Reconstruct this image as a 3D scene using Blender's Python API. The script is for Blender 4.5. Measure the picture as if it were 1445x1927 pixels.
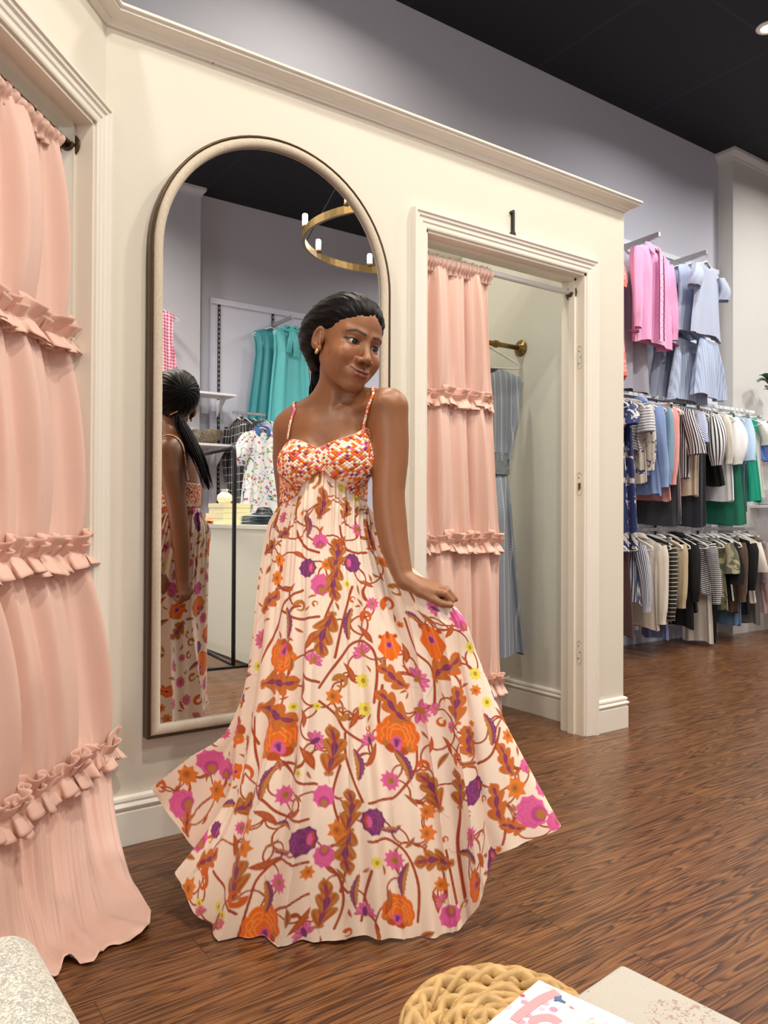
import bpy, bmesh, math, random
import numpy as np
from mathutils import Vector, Matrix
rng = np.random.default_rng(7); random.seed(7)
SC = bpy.context.scene; COL = SC.collection
for o in list(bpy.data.objects): bpy.data.objects.remove(o)

# ---------------------------------------------------------------- camera
CAMH, YAW, PITCH, ROLL, FPX = 1.04, 35.0, 0.53, 0.25, 1450.0
_y, _p, _r = math.radians(YAW), math.radians(PITCH), math.radians(ROLL)
cF = np.array([math.sin(_y)*math.cos(_p), math.cos(_y)*math.cos(_p), math.sin(_p)])
cR0 = np.array([math.cos(_y), -math.sin(_y), 0.0]); cU0 = np.cross(cR0, cF)
cR = cR0*math.cos(_r)+cU0*math.sin(_r); cU = cU0*math.cos(_r)-cR0*math.sin(_r)
cC = np.array([0.0, 0.0, CAMH])
cd = bpy.data.cameras.new('camera'); cam = bpy.data.objects.new('camera', cd); COL.objects.link(cam)
cd.sensor_fit = 'HORIZONTAL'; cd.sensor_width = 36.0; cd.lens = 36.0*FPX/1445.0; cd.clip_start = 0.02; cd.clip_end = 60
M = Matrix.Identity(4)
for i in range(3):
    M[i][0], M[i][1], M[i][2], M[i][3] = cR[i], cU[i], -cF[i], cC[i]
cam.matrix_world = M; SC.camera = cam

def at(px, py, d):
    """point seen at photograph pixel (px,py) at depth d metres: used to read measured places off the photograph"""
    return cC + (cF + (px-722.5)/FPX*cR - (py-963.5)/FPX*cU)*d
def proj(P):
    D = np.asarray(P, float)-cC; z = D@cF
    return 722.5+FPX*(D@cR)/z, 963.5-FPX*(D@cU)/z, z

# ---------------------------------------------------------------- view and world
vs = SC.view_settings; vs.view_transform = 'Standard'; vs.look = 'None'; vs.gamma = 1.0; vs.use_curve_mapping = False
vs.exposure = 0.0
w = bpy.data.worlds.new('world'); SC.world = w; w.use_nodes = True
w.node_tree.nodes['Background'].inputs[0].default_value = (0.9, 0.93, 1.0, 1); w.node_tree.nodes['Background'].inputs[1].default_value = 0.4
try:
    SC.cycles.max_bounces = 8; SC.cycles.diffuse_bounces = 4; SC.cycles.glossy_bounces = 4
    SC.cycles.use_denoising = True; SC.cycles.sample_clamp_indirect = 6.0; SC.cycles.caustics_reflective = False
except Exception: pass

# ---------------------------------------------------------------- helpers
def tag(o, label=None, cat=None, group=None, kind=None):
    if label: o['label'] = label
    if cat: o['category'] = cat
    if group: o['group'] = group
    if kind: o['kind'] = kind
    return o
def empty(name, loc=(0, 0, 0), rz=0.0, label=None, cat=None, group=None):
    o = bpy.data.objects.new(name, None); COL.objects.link(o); o.location = loc; o.rotation_euler = (0, 0, rz)
    o.empty_display_size = 0.05
    return tag(o, label, cat, group)
def mesh_np(name, V, F, mat=None, parent=None, smooth=True, col=None, uv=None, mats=None, mi=None):
    """V (n,3); F list of polys or (m,4)/(m,3) array"""
    me = bpy.data.meshes.new(name); V = np.asarray(V, np.float32)
    if isinstance(F, np.ndarray):
        k = F.shape[1]; nf = len(F)
        me.vertices.add(len(V)); me.vertices.foreach_set('co', V.ravel())
        me.loops.add(nf*k); me.loops.foreach_set('vertex_index', F.astype(np.int32).ravel())
        me.polygons.add(nf); me.polygons.foreach_set('loop_start', np.arange(0, nf*k, k, dtype=np.int32))
        try: me.polygons.foreach_set('loop_total', np.full(nf, k, np.int32))
        except Exception: pass
        me.update(calc_edges=True)
    else:
        me.from_pydata([tuple(map(float, v)) for v in V], [], [tuple(map(int, f)) for f in F]); me.update()
    me.validate()
    if uv is not None:
        ul = me.uv_layers.new(name='UVMap'); li = np.zeros(len(me.loops), np.int32); me.loops.foreach_get('vertex_index', li)
        ul.data.foreach_set('uv', np.asarray(uv, np.float32)[li].ravel())
    if col is not None:
        ca = me.color_attributes.new(name='Col', type='FLOAT_COLOR', domain='POINT')
        c4 = np.ones((len(V), 4), np.float32); c4[:, :3] = col; ca.data.foreach_set('color', c4.ravel())
    for m in (mats or ([mat] if mat else [])): me.materials.append(m)
    if mi is not None: me.polygons.foreach_set('material_index', np.asarray(mi, np.int32))
    me.polygons.foreach_set('use_smooth', np.full(len(me.polygons), smooth, bool))
    o = bpy.data.objects.new(name, me); COL.objects.link(o)
    if parent: o.parent = parent
    return o
def gridF(n, m, closed=False, off=0):
    i = np.arange(n-1)[:, None]; j = np.arange(m if closed else m-1)[None, :]
    a = i*m+j; b = i*m+(j+1) % m
    return (np.stack([a, b, b+m, a+m], -1).reshape(-1, 4)+off)
class MB:
    """collects shapes and links them as ONE mesh"""
    def __init__(s): s.V = []; s.F = []; s.U = []; s.n = 0; s.S = []
    def add(s, V, F, uv=None, sm=False):
        V = np.asarray(V, float).reshape(-1, 3)
        s.V.append(V); s.F += [tuple(int(i)+s.n for i in f) for f in F]; s.S += [sm]*len(F)
        s.U.append(np.asarray(uv, float) if uv is not None else np.zeros((len(V), 2))); s.n += len(V); return s
    def box(s, a, b, R=None, o=(0, 0, 0)):
        a = np.minimum(a, b).astype(float) if False else np.asarray(a, float); b = np.asarray(b, float)
        lo, hi = np.minimum(a, b), np.maximum(a, b)
        V = np.array([[x, y, z] for x in (lo[0], hi[0]) for y in (lo[1], hi[1]) for z in (lo[2], hi[2])])
        if R is not None: V = V@np.asarray(R).T
        V = V+np.asarray(o)
        return s.add(V, [(0, 1, 3, 2), (4, 6, 7, 5), (0, 4, 5, 1), (2, 3, 7, 6), (0, 2, 6, 4), (1, 5, 7, 3)])
    def tube(s, P, r, k=10, cap=True, closed=False, sq=1.0, up=None):
        P = np.asarray(P, float); n = len(P); r = np.broadcast_to(np.asarray(r, float), (n,))
        T = np.gradient(P, axis=0) if not closed else np.roll(P, -1, 0)-np.roll(P, 1, 0)
        T /= np.linalg.norm(T, axis=1)[:, None]+1e-12
        u = np.array(up if up is not None else ([0, 0, 1.0] if abs(T[0][2]) < .9 else [1.0, 0, 0]), float); rings = []
        for i in range(n):
            u = u-T[i]*(u@T[i]); u /= np.linalg.norm(u)+1e-12; v = np.cross(T[i], u)
            a = np.linspace(0, 2*np.pi, k, endpoint=False)
            rings.append(P[i]+r[i]*(np.cos(a)[:, None]*u+sq*np.sin(a)[:, None]*v))
        V = np.concatenate(rings); F = [tuple(f) for f in gridF(n, k, True)]
        if closed: F += [((n-1)*k+j, (n-1)*k+(j+1) % k, (j+1) % k, j) for j in range(k)]
        elif cap: F += [tuple(range(k))[::-1], tuple((n-1)*k+j for j in range(k))]
        return s.add(V, F, sm=True)
    def cyl(s, a, b, r, k=20): return s.tube([a, b], r, k)
    def lathe(s, prof, k=32, o=(0, 0, 0), axis=None, sy=1.0):
        """prof (r,z) list, about z (or given axis matrix)"""
        a = np.linspace(0, 2*np.pi, k, endpoint=False); V = []
        for r, z in prof: V.append(np.stack([r*np.cos(a), r*sy*np.sin(a), np.full(k, z)], 1))
        V = np.concatenate(V)
        if axis is not None: V = V@np.asarray(axis, float).T
        return s.add(V+np.asarray(o, float), [tuple(f) for f in gridF(len(prof), k, True)]+[tuple(range(k))[::-1], tuple((len(prof)-1)*k+j for j in range(k))], sm=True)
    def grid(s, P, closed=False, uv=None, sm=True):
        n, m = P.shape[:2]
        return s.add(P.reshape(-1, 3), [tuple(f) for f in gridF(n, m, closed)], uv, sm)
    def sweep(s, path, prof, side, up=(0, 0, 1), cap=True):
        """profile (out, up) polygon swept along a path with mitred corners; side: list of outward vectors per path point"""
        path = np.asarray(path, float); side = np.asarray(side, float); up = np.asarray(up, float)
        up = np.broadcast_to(up, side.shape) if up.ndim == 1 else up
        k = len(prof); V = np.concatenate([[path[i]+a*side[i]+b*up[i] for a, b in prof] for i in range(len(path))])
        F = [tuple(f) for f in gridF(len(path), k, True)]
        if cap: F += [tuple(range(k))[::-1], tuple((len(path)-1)*k+j for j in range(k))]
        return s.add(V, F)
    def build(s, name, mat, parent=None, bevel=0.0, smooth=None, uv=False, fix=True):
        V = np.concatenate(s.V)
        o = mesh_np(name, V, s.F, mat, parent, smooth=False, uv=np.concatenate(s.U) if uv else None)
        me = o.data
        if len(me.polygons) == len(s.S): me.polygons.foreach_set('use_smooth', np.array(s.S if smooth is None else [smooth]*len(s.S), bool))
        if fix:
            bm = bmesh.new(); bm.from_mesh(me); bmesh.ops.recalc_face_normals(bm, faces=bm.faces); bm.to_mesh(me); bm.free()
        if bevel > 0:
            b = o.modifiers.new('bevel', 'BEVEL'); b.width = bevel; b.segments = 2; b.limit_method = 'ANGLE'; b.angle_limit = 0.7
        return o
def rotz(a): c, s_ = math.cos(a), math.sin(a); return np.array([[c, -s_, 0], [s_, c, 0], [0, 0, 1.0]])
def rotx(a): c, s_ = math.cos(a), math.sin(a); return np.array([[1.0, 0, 0], [0, c, -s_], [0, s_, c]])
def roty(a): c, s_ = math.cos(a), math.sin(a); return np.array([[c, 0, s_], [0, 1.0, 0], [-s_, 0, c]])
def copy_tree(o, parent=None):
    c = o.copy(); COL.objects.link(c); c.parent = parent
    for ch in list(o.children): copy_tree(ch, c)
    return c
def catmull(P, n, closed=False):
    P = np.asarray(P, float); m = len(P)
    t = np.linspace(0, m if closed else m-1, n, endpoint=not closed); i = np.floor(t).astype(int)
    if not closed: i = np.minimum(i, m-2)
    f = (t-i).reshape((-1,)+(1,)*(P.ndim-1))
    g = (lambda k: P[k % m]) if closed else (lambda k: P[np.clip(k, 0, m-1)])
    p0, p1, p2, p3 = g(i-1), g(i), g(i+1), g(i+2)
    return 0.5*((2*p1)+(-p0+p2)*f+(2*p0-5*p1+4*p2-p3)*f**2+(-p0+3*p1-3*p2+p3)*f**3)

# ---------------------------------------------------------------- materials
def srgb(h):
    if isinstance(h, str): h = [int(h[i:i+2], 16)/255 for i in (0, 2, 4)]
    return tuple(c/12.92 if c <= 0.04045 else ((c+0.055)/1.055)**2.4 for c in h)
def newmat(name):
    m = bpy.data.materials.new(name); m.use_nodes = True; nt = m.node_tree
    return m, nt, nt.nodes['Principled BSDF']
def N(nt, t, **k):
    n = nt.nodes.new(t)
    for a, v in k.items():
        if a.startswith('i_'): n.inputs[int(a[2:])].default_value = v
        else: setattr(n, a, v)
    return n
def mth(nt, op, a, b=None, c=None):
    n = nt.nodes.new('ShaderNodeMath'); n.operation = op
    for i, v in enumerate((a, b, c)):
        if v is None: continue
        if isinstance(v, (int, float)): n.inputs[i].default_value = v
        else: nt.links.new(v, n.inputs[i])
    return n.outputs[0]
def mixc(nt, f, a, b):
    n = nt.nodes.new('ShaderNodeMix'); n.data_type = 'RGBA'
    for i, v in ((0, f), (6, a), (7, b)):
        if isinstance(v, (int, float)): n.inputs[i].default_value = v
        elif isinstance(v, tuple): n.inputs[i].default_value = (*v[:3], 1)
        else: nt.links.new(v, n.inputs[i])
    return n.outputs[2]
def mat(name, col, rough=0.6, metal=0.0, var=0.06, scale=8.0, bump=0.0, bscale=200.0, sheen=0.0, spec=None, trans=0.0, emit=None, estr=0.0, stretch=None, sss=0.0):
    m, nt, b = newmat(name); c = srgb(col) if isinstance(col, str) else tuple(col)
    tc = N(nt, 'ShaderNodeTexCoord'); mp = N(nt, 'ShaderNodeMapping'); nt.links.new(tc.outputs['Object'], mp.inputs[0])
    if stretch: mp.inputs['Scale'].default_value = stretch
    nz = N(nt, 'ShaderNodeTexNoise'); nz.inputs['Scale'].default_value = scale; nt.links.new(mp.outputs[0], nz.inputs['Vector'])
    c2 = tuple(x*(1-var*2.2) for x in c); c1 = tuple(min(1, x*(1+var)) for x in c)
    nt.links.new(mixc(nt, nz.outputs[0], c2, c1), b.inputs['Base Color'])
    b.inputs['Roughness'].default_value = rough; b.inputs['Metallic'].default_value = metal
    if spec is not None: b.inputs['Specular IOR Level'].default_value = spec
    if sheen: b.inputs['Sheen Weight'].default_value = sheen
    if sss: b.inputs['Subsurface Weight'].default_value = sss; b.inputs['Subsurface Radius'].default_value = (0.02, 0.008, 0.004); b.inputs['Subsurface Scale'].default_value = 0.3
    if bump:
        n2 = N(nt, 'ShaderNodeTexNoise'); n2.inputs['Scale'].default_value = bscale; nt.links.new(mp.outputs[0], n2.inputs['Vector'])
        bp = N(nt, 'ShaderNodeBump'); bp.inputs['Strength'].default_value = bump; bp.inputs['Distance'].default_value = 0.002
        nt.links.new(n2.outputs[0], bp.inputs['Height']); nt.links.new(bp.outputs[0], b.inputs['Normal'])
    if emit: b.inputs['Emission Color'].default_value = (*emit, 1); b.inputs['Emission Strength'].default_value = estr
    if trans:
        # thin cloth: some light passes through
        tr = N(nt, 'ShaderNodeBsdfTranslucent'); tr.inputs[0].default_value = (*c, 1); mx = N(nt, 'ShaderNodeMixShader'); mx.inputs[0].default_value = trans
        out = nt.nodes['Material Output']; nt.links.new(b.outputs[0], mx.inputs[1]); nt.links.new(tr.outputs[0], mx.inputs[2]); nt.links.new(mx.outputs[0], out.inputs[0])
    return m
def vcmat(name, rough=0.7, bump=0.15, bscale=350.0, sheen=0.2, sss=0.0, spec=0.35, trans=0.0, stretch=(1, 1, 1)):
    """cloth or skin whose own pigment is stored per vertex"""
    m, nt, b = newmat(name); at_ = N(nt, 'ShaderNodeVertexColor'); at_.layer_name = 'Col'
    nt.links.new(at_.outputs[0], b.inputs['Base Color']); b.inputs['Roughness'].default_value = rough
    b.inputs['Specular IOR Level'].default_value = spec; b.inputs['Sheen Weight'].default_value = sheen
    if sss: b.inputs['Subsurface Weight'].default_value = sss; b.inputs['Subsurface Radius'].default_value = (0.02, 0.008, 0.004); b.inputs['Subsurface Scale'].default_value = 0.25
    tc = N(nt, 'ShaderNodeTexCoord'); mp = N(nt, 'ShaderNodeMapping'); mp.inputs['Scale'].default_value = stretch
    nt.links.new(tc.outputs['Object'], mp.inputs[0])
    nz = N(nt, 'ShaderNodeTexNoise'); nz.inputs['Scale'].default_value = bscale; nt.links.new(mp.outputs[0], nz.inputs['Vector'])
    bp = N(nt, 'ShaderNodeBump'); bp.inputs['Strength'].default_value = bump; bp.inputs['Distance'].default_value = 0.001
    nt.links.new(nz.outputs[0], bp.inputs['Height']); nt.links.new(bp.outputs[0], b.inputs['Normal'])
    if trans:
        tr = N(nt, 'ShaderNodeBsdfTranslucent'); nt.links.new(at_.outputs[0], tr.inputs[0]); mx = N(nt, 'ShaderNodeMixShader'); mx.inputs[0].default_value = trans
        out = nt.nodes['Material Output']; nt.links.new(b.outputs[0], mx.inputs[1]); nt.links.new(tr.outputs[0], mx.inputs[2]); nt.links.new(mx.outputs[0], out.inputs[0])
    return m

MW = {}
MW['cream'] = mat('cream_wall_paint', 'e6e1d3', 0.55, var=0.015, scale=3, bump=0.18, bscale=90)
MW['trim'] = mat('white_trim_paint', 'eeeae0', 0.35, var=0.01, scale=3)
MW['jamb'] = mat('jamb_paint', 'ece6d9', 0.4, var=0.01, scale=3)
MW['grey'] = mat('pale_grey_wall_paint', 'bfc1cc', 0.7, var=0.015, scale=2, bump=0.1, bscale=90)
MW['room'] = mat('fitting_room_paint', 'e2e3d8', 0.6, var=0.015, scale=3, bump=0.15, bscale=90)
MW['white'] = mat('white_laminate', 'eceef2', 0.4, var=0.01)
MW['black'] = mat('black_powder_coat', '101012', 0.4, var=0.05)
MW['bronze'] = mat('bronze_metal', '5f4d38', 0.35, metal=0.75, var=0.1, scale=20)
MW['brass'] = mat('antique_brass', '8f7546', 0.35, metal=0.8, var=0.12, scale=30)
MW['chrome'] = mat('brushed_steel', 'b5b3b3', 0.3, metal=0.85, var=0.05)
MW['grid'] = mat('dark_slot', '2b2b30', 0.5)

def floor_mat():
    m, nt, b = newmat('walnut_planks'); L = nt.links
    g = N(nt, 'ShaderNodeNewGeometry'); sp = N(nt, 'ShaderNodeSeparateXYZ'); L.new(g.outputs['Position'], sp.inputs[0]); x, y = sp.outputs[0], sp.outputs[1]
    W = 0.127; PL = 1.1
    row = mth(nt, 'FLOOR', mth(nt, 'DIVIDE', mth(nt, 'ADD', y, 0.06), W)); fy = mth(nt, 'FRACT', mth(nt, 'DIVIDE', mth(nt, 'ADD', y, 0.06), W))
    wn = N(nt, 'ShaderNodeTexWhiteNoise', noise_dimensions='1D'); L.new(row, wn.inputs['W'])
    xs = mth(nt, 'ADD', mth(nt, 'DIVIDE', x, PL), mth(nt, 'MULTIPLY', wn.outputs[0], 7.0)); colm = mth(nt, 'FLOOR', xs); fx = mth(nt, 'FRACT', xs)
    cv = N(nt, 'ShaderNodeCombineXYZ'); L.new(row, cv.inputs[0]); L.new(colm, cv.inputs[1])
    w2 = N(nt, 'ShaderNodeTexWhiteNoise', noise_dimensions='3D'); L.new(cv.outputs[0], w2.inputs['Vector'])
    # grain coordinate: stretched along x, shifted per plank
    gv = N(nt, 'ShaderNodeCombineXYZ'); L.new(mth(nt, 'MULTIPLY', x, 0.8), gv.inputs[0]); L.new(mth(nt, 'MULTIPLY', y, 15.0), gv.inputs[1])
    L.new(mth(nt, 'MULTIPLY', w2.outputs[0], 40.0), gv.inputs[2])
    n1 = N(nt, 'ShaderNodeTexNoise'); n1.inputs['Scale'].default_value = 1.5; n1.inputs['Detail'].default_value = 3; n1.inputs['Roughness'].default_value = 0.42; n1.inputs['Distortion'].default_value = 0.5
    L.new(gv.outputs[0], n1.inputs['Vector'])
    # rings
    rg = mth(nt, 'FRACT', mth(nt, 'MULTIPLY', n1.outputs[0], 13.0))
    rg = mth(nt, 'SMOOTH_MIN', rg, mth(nt, 'MULTIPLY', mth(nt, 'SUBTRACT', 1.0, rg), 3.0), 0.15)
    gv2 = N(nt, 'ShaderNodeCombineXYZ'); L.new(mth(nt, 'MULTIPLY', x, 2.5), gv2.inputs[0]); L.new(mth(nt, 'MULTIPLY', y, 170.0), gv2.inputs[1])
    n2 = N(nt, 'ShaderNodeTexNoise'); n2.inputs['Scale'].default_value = 1.0; n2.inputs['Detail'].default_value = 3; L.new(gv2.outputs[0], n2.inputs['Vector'])
    n3 = N(nt, 'ShaderNodeTexNoise'); n3.inputs['Scale'].default_value = 0.7; n3.inputs['Detail'].default_value = 2; L.new(gv.outputs[0], n3.inputs['Vector'])
    r1 = N(nt, 'ShaderNodeValToRGB'); e = r1.color_ramp.elements
    e[0].position = 0.0; e[0].color = (*srgb('1c0f07'), 1); e[1].position = 0.85; e[1].color = (*srgb('99693f'), 1)
    k = e.new(0.3); k.color = (*srgb('6d472b'), 1)
    L.new(rg, r1.inputs[0])
    c = r1.outputs[0]
    c = mixc(nt, mth(nt, 'MULTIPLY', mth(nt, 'GREATER_THAN', n2.outputs[0], 0.58), 0.5), c, srgb('2e1a0f'))
    tint = mixc(nt, w2.outputs[0], srgb('4a3020'), srgb('7a563a'))
    c = mixc(nt, 0.22, c, tint)
    c = mixc(nt, mth(nt, 'MULTIPLY', n3.outputs[0], 0.3), c, srgb('4f2e1c'))
    gap = mth(nt, 'MAXIMUM', mth(nt, 'LESS_THAN', fy, 0.013), mth(nt, 'LESS_THAN', fx, 0.002))
    c = mixc(nt, mth(nt, 'MULTIPLY', gap, 0.75), c, (0.012, 0.007, 0.004))
    L.new(c, b.inputs['Base Color'])
    b.inputs['Specular IOR Level'].default_value = 0.45
    L.new(mth(nt, 'ADD', 0.2, mth(nt, 'MULTIPLY', n2.outputs[0], 0.16)), b.inputs['Roughness'])
    bp = N(nt, 'ShaderNodeBump'); bp.inputs['Strength'].default_value = 0.25; bp.inputs['Distance'].default_value = 0.0012
    L.new(mth(nt, 'SUBTRACT', mth(nt, 'MULTIPLY', n2.outputs[0], 0.6), gap), bp.inputs['Height']); L.new(bp.outputs[0], b.inputs['Normal'])
    return m
def ceil_mat():
    m, nt, b = newmat('black_ceiling_tiles'); L = nt.links
    g = N(nt, 'ShaderNodeNewGeometry'); sp = N(nt, 'ShaderNodeSeparateXYZ'); L.new(g.outputs['Position'], sp.inputs[0])
    fx = mth(nt, 'FRACT', mth(nt, 'DIVIDE', mth(nt, 'ADD', sp.outputs[0], 20.15), 1.22)); fy = mth(nt, 'FRACT', mth(nt, 'DIVIDE', mth(nt, 'ADD', sp.outputs[1], 20.3), 1.22))
    ln = mth(nt, 'MAXIMUM', mth(nt, 'LESS_THAN', fx, 0.018), mth(nt, 'LESS_THAN', fy, 0.018))
    nz = N(nt, 'ShaderNodeTexNoise'); nz.inputs['Scale'].default_value = 60; L.new(g.outputs['Position'], nz.inputs['Vector'])
    c = mixc(nt, nz.outputs[0], srgb('080a13'), srgb('0e111b')); L.new(mixc(nt, ln, c, srgb('1a1f2d')), b.inputs['Base Color'])
    b.inputs['Roughness'].default_value = 0.75; return m

# ---------------------------------------------------------------- lights (recessed ceiling spots, an unseen area light at the left)
CEIL = 4.46
def area(name, loc, size, power, col, rot=(0, 0, 0), spread=math.pi, sy=None):
    l = bpy.data.lights.new(name, 'AREA'); l.energy = power; l.color = col; l.shape = 'RECTANGLE' if sy else 'SQUARE'; l.size = size
    if sy: l.size_y = sy
    l.spread = spread; o = bpy.data.objects.new(name, l); COL.objects.link(o); o.location = loc; o.rotation_euler = rot; return o
LS = {}
WARM = (1.0, 0.90, 0.765); NEUT = (1.0, 0.955, 0.90); COOL = (0.86, 0.92, 1.0)
SPOTS = [(-1.0, 0.9), (0.9, 0.35), (2.9, 1.1), (5.2, 1.3), (7.2, 1.9), (1.2, -1.9), (1.9, -0.6), (6.2, -1.2), (5.21, 2.83), (7.2, 2.9), (2.2, 3.05), (9.3, 1.2)]
P_SPOT = 56.0
# broad bluish area light, out of view, in front of the solid left wall
area('left_area_light', (-2.6, -0.6, 1.9), 2.6, 75, (0.93, 0.95, 1.0), (0, math.radians(-90), 0), sy=2.6)

# ---------------------------------------------------------------- the room
WY = 2.492; C0 = np.array([0.665, WY, 0.0]); AL = math.radians(41.0)
la = np.array([-math.sin(AL), -math.cos(AL), 0.0])        # along the angled wall, towards the camera
ln_ = np.array([math.cos(AL), -math.sin(AL), 0.0])        # its face normal, into the shop
BY, OY, XR, XL, TOPZ = 4.1, -2.85, 11.0, -3.0, 2.645
def struct(mb, name, m, bevel=0.0):
    o = mb.build(name, m, bevel=bevel); o['kind'] = 'structure'; return o
struct(MB().box((XL-.1, OY-.1, -0.05), (XR+.1, BY+.1, 0)), 'floor', floor_mat())
struct(MB().box((XL-.1, OY-.1, CEIL), (XR+.1, BY+.1, CEIL+.1)), 'ceiling', ceil_mat())
struct(MB().box((XL-.1, BY, 0), (XR+.1, BY+.1, CEIL)), 'wall_back', MW['grey'])
struct(MB().box((XL-.1, OY-.1, 0), (XR+.1, OY, CEIL)), 'wall_front', MW['grey'])
struct(MB().box((XL-.1, OY, 0), (XL, BY, CEIL)), 'wall_left', MW['grey'])
struct(MB().box((XR, OY, 0), (XR+.1, BY, CEIL)), 'wall_right', MW['grey'])
# fitting-room partition with the door opening
DX0, DX1, DZ, TH = 1.944, 2.93, 2.232, 0.14; XE = 3.22
mb = MB(); mb.box((C0[0], WY, 0), (DX0, WY+TH, TOPZ)); mb.box((DX1, WY, 0), (XE, WY+TH, TOPZ)); mb.box((DX0, WY, DZ), (DX1, WY+TH, TOPZ))
struct(mb, 'wall_partition', MW['cream'])
mb = MB().box((3.05, WY+TH, 0), (XE, 3.6, TOPZ)); struct(mb, 'wall_fitting_room_side', MW['room'])
mb = MB().box((-0.35, 3.6, 0), (XE, 3.72, TOPZ)); struct(mb, 'wall_fitting_room_rear', MW['room'])
mb = MB().box((1.30, WY+TH, 0), (1.36, 3.6, TOPZ)); struct(mb, 'wall_fitting_room_divider', MW['room'])
# angled wall on the left
T0, T1 = 0.078, 1.12
def P3(t, s, z): return C0+la*t-ln_*s+np.array([0, 0, z])   # s = depth behind the face
def slab(mb, t0, t1, s0, s1, z0, z1):
    V = [P3(t, s, z) for t in (t0, t1) for s in (s0, s1) for z in (z0, z1)]
    mb.add(V, [(0, 1, 3, 2), (4, 6, 7, 5), (0, 4, 5, 1), (2, 3, 7, 6), (0, 2, 6, 4), (1, 5, 7, 3)]); return mb
mb = MB(); slab(mb, 0, T0, 0, TH, 0, TOPZ); slab(mb, T1, 1.9, 0, TH, 0, TOPZ); slab(mb, T0, T1, 0, TH, 2.25, TOPZ)
struct(mb, 'wall_angled', MW['cream'])
mb = MB(); slab(mb, -0.95, -0.9, 0.0, 1.3, 0, TOPZ); slab(mb, -0.9, 1.9, 1.25, 1.3, 0, TOPZ); 
struct(mb, 'wall_angled_fitting_room', MW['room'])
# crown moulding
def off_corner(d):        # point at distance d in front of both faces at the inside corner
    A = np.array([[0, -1.0], [ln_[0], ln_[1]]]); b_ = np.array([d, d]); xy = np.linalg.solve(A, b_); return np.array([xy[0], xy[1], 0.0])
CS = off_corner(1.0)
crown_prof = [(0, 0), (0.010, 0), (0.012, 0.008), (0.02, 0.012), (0.024, 0.024), (0.036, 0.032), (0.05, 0.036), (0.056, 0.042), (0.056, 0.054), (0.066, 0.058), (0.066, 0.07), (0, 0.07)]
CZ = 2.598
mb = MB(); path = [C0+la*1.9, C0, (XE, WY, 0), (XE, 2.9, 0)]; side = [ln_, CS, (1, -1, 0), (1, 0, 0)]
mb.sweep([np.asarray(p)+np.array([0, 0, CZ]) for p in path], [(a, b_*0.72) for a, b_ in crown_prof], side)
mb.sweep([(1.017, WY-0.0006, CZ-0.0007), (1.021, WY-0.0006, CZ-0.0007)], [(a*1.03, b_*0.72+0.0007) for a, b_ in crown_prof], [(0, -1, 0)]*2)
struct(mb, 'trim_1', MW['trim'])
mb = MB(); mb.sweep([(-0.3, 3.6, CZ), (3.05, 3.6, CZ)], [(a, b_*0.72) for a, b_ in crown_prof], [(0, -1, 0)]*2); struct(mb, 'trim_2', MW['trim'])
# baseboards
bp_ = [(0, 0), (0.018, 0), (0.018, 0.105), (0.014, 0.108), (0.014, 0.114), (0.020, 0.117), (0.022, 0.124), (0.018, 0.131), (0.012, 0.133), (0.012, 0.139), (0.016, 0.142), (0.014, 0.150), (0.004, 0.155), (0, 0.155)]
mb = MB().sweep([(C0[0], WY, 0), (DX0-.072, WY, 0)], bp_, [CS, (0, -1, 0)]); struct(mb, 'baseboard_front', MW['trim'])
mb = MB().sweep([(DX1+.072, WY, 0), (XE, WY, 0), (XE, 3.7, 0)], bp_, [(0, -1, 0), (1, -1, 0), (1, 0, 0)]); struct(mb, 'baseboard_end', MW['trim'])
mb = MB().sweep([(3.05, WY+TH, 0), (3.05, 3.6, 0), (1.36, 3.6, 0)], bp_, [(-1, 0, 0), (-1, -1, 0), (0, -1, 0)]); struct(mb, 'baseboard_fitting_room', MW['trim'])
# door casings: stepped profile mitred round each opening
cas = [(0, 0), (0.012, 0), (0.014, 0.006), (0.014, 0.02), (0.018, 0.026), (0.018, 0.04), (0.024, 0.046), (0.024, 0.056), (0.030, 0.060), (0.030, 0.070), (0, 0.074)]
def casing(mb, p00, p01, p11, p10, n, ax):
    """U-shaped casing: out = n, across = away from the opening"""
    ax = np.asarray(ax, float); z = np.array([0, 0, 1.0]); n = np.asarray(n, float)
    path = [p00, p01, p11, p10]; sd = [n]*4; up = [-ax, -ax+z, ax+z, ax]
    mb.sweep(path, cas, sd, up)
mb = MB(); casing(mb, (DX0, WY, 0), (DX0, WY, DZ), (DX1, WY, DZ), (DX1, WY, 0), (0, -1, 0), (1, 0, 0)); struct(mb, 'trim_3', MW['trim'])
mb = MB(); casing(mb, P3(T1, 0, 0), P3(T1, 0, 2.25), P3(T0, 0, 2.25), P3(T0, 0, 0), ln_, -la); struct(mb, 'trim_4', MW['trim'])
# jambs with door stops; the right jamb keeps its hinge mortises and strike
mb = MB(); e_ = 0.012
mb.box((DX1-e_, WY-.004, 0), (DX1, WY+TH, DZ)); mb.box((DX0, WY-.004, 0), (DX0+e_, WY+TH, DZ)); mb.box((DX0, WY-.004, DZ-e_), (DX1, WY+TH, DZ))
mb.box((DX1-e_-.012, WY+.048, 0), (DX1-e_, WY+.085, DZ-e_)); mb.box((DX0+e_, WY+.048, 0), (DX0+e_+.012, WY+.085, DZ-e_)); mb.box((DX0+e_, WY+.048, DZ-e_-.012), (DX1-e_, WY+.085, DZ-e_))
mb.sweep([(DX1, WY+TH, 0), (DX1, WY+TH, DZ)], [(0, 0), (0.012, 0), (0.022, 0.05), (0.022, 0.07), (0, 0.074)], [(0, 1, 0)]*2, (1, 0, 0))
jm = mb.build('door_1', MW['jamb']); jm['kind'] = 'structure'
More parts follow.
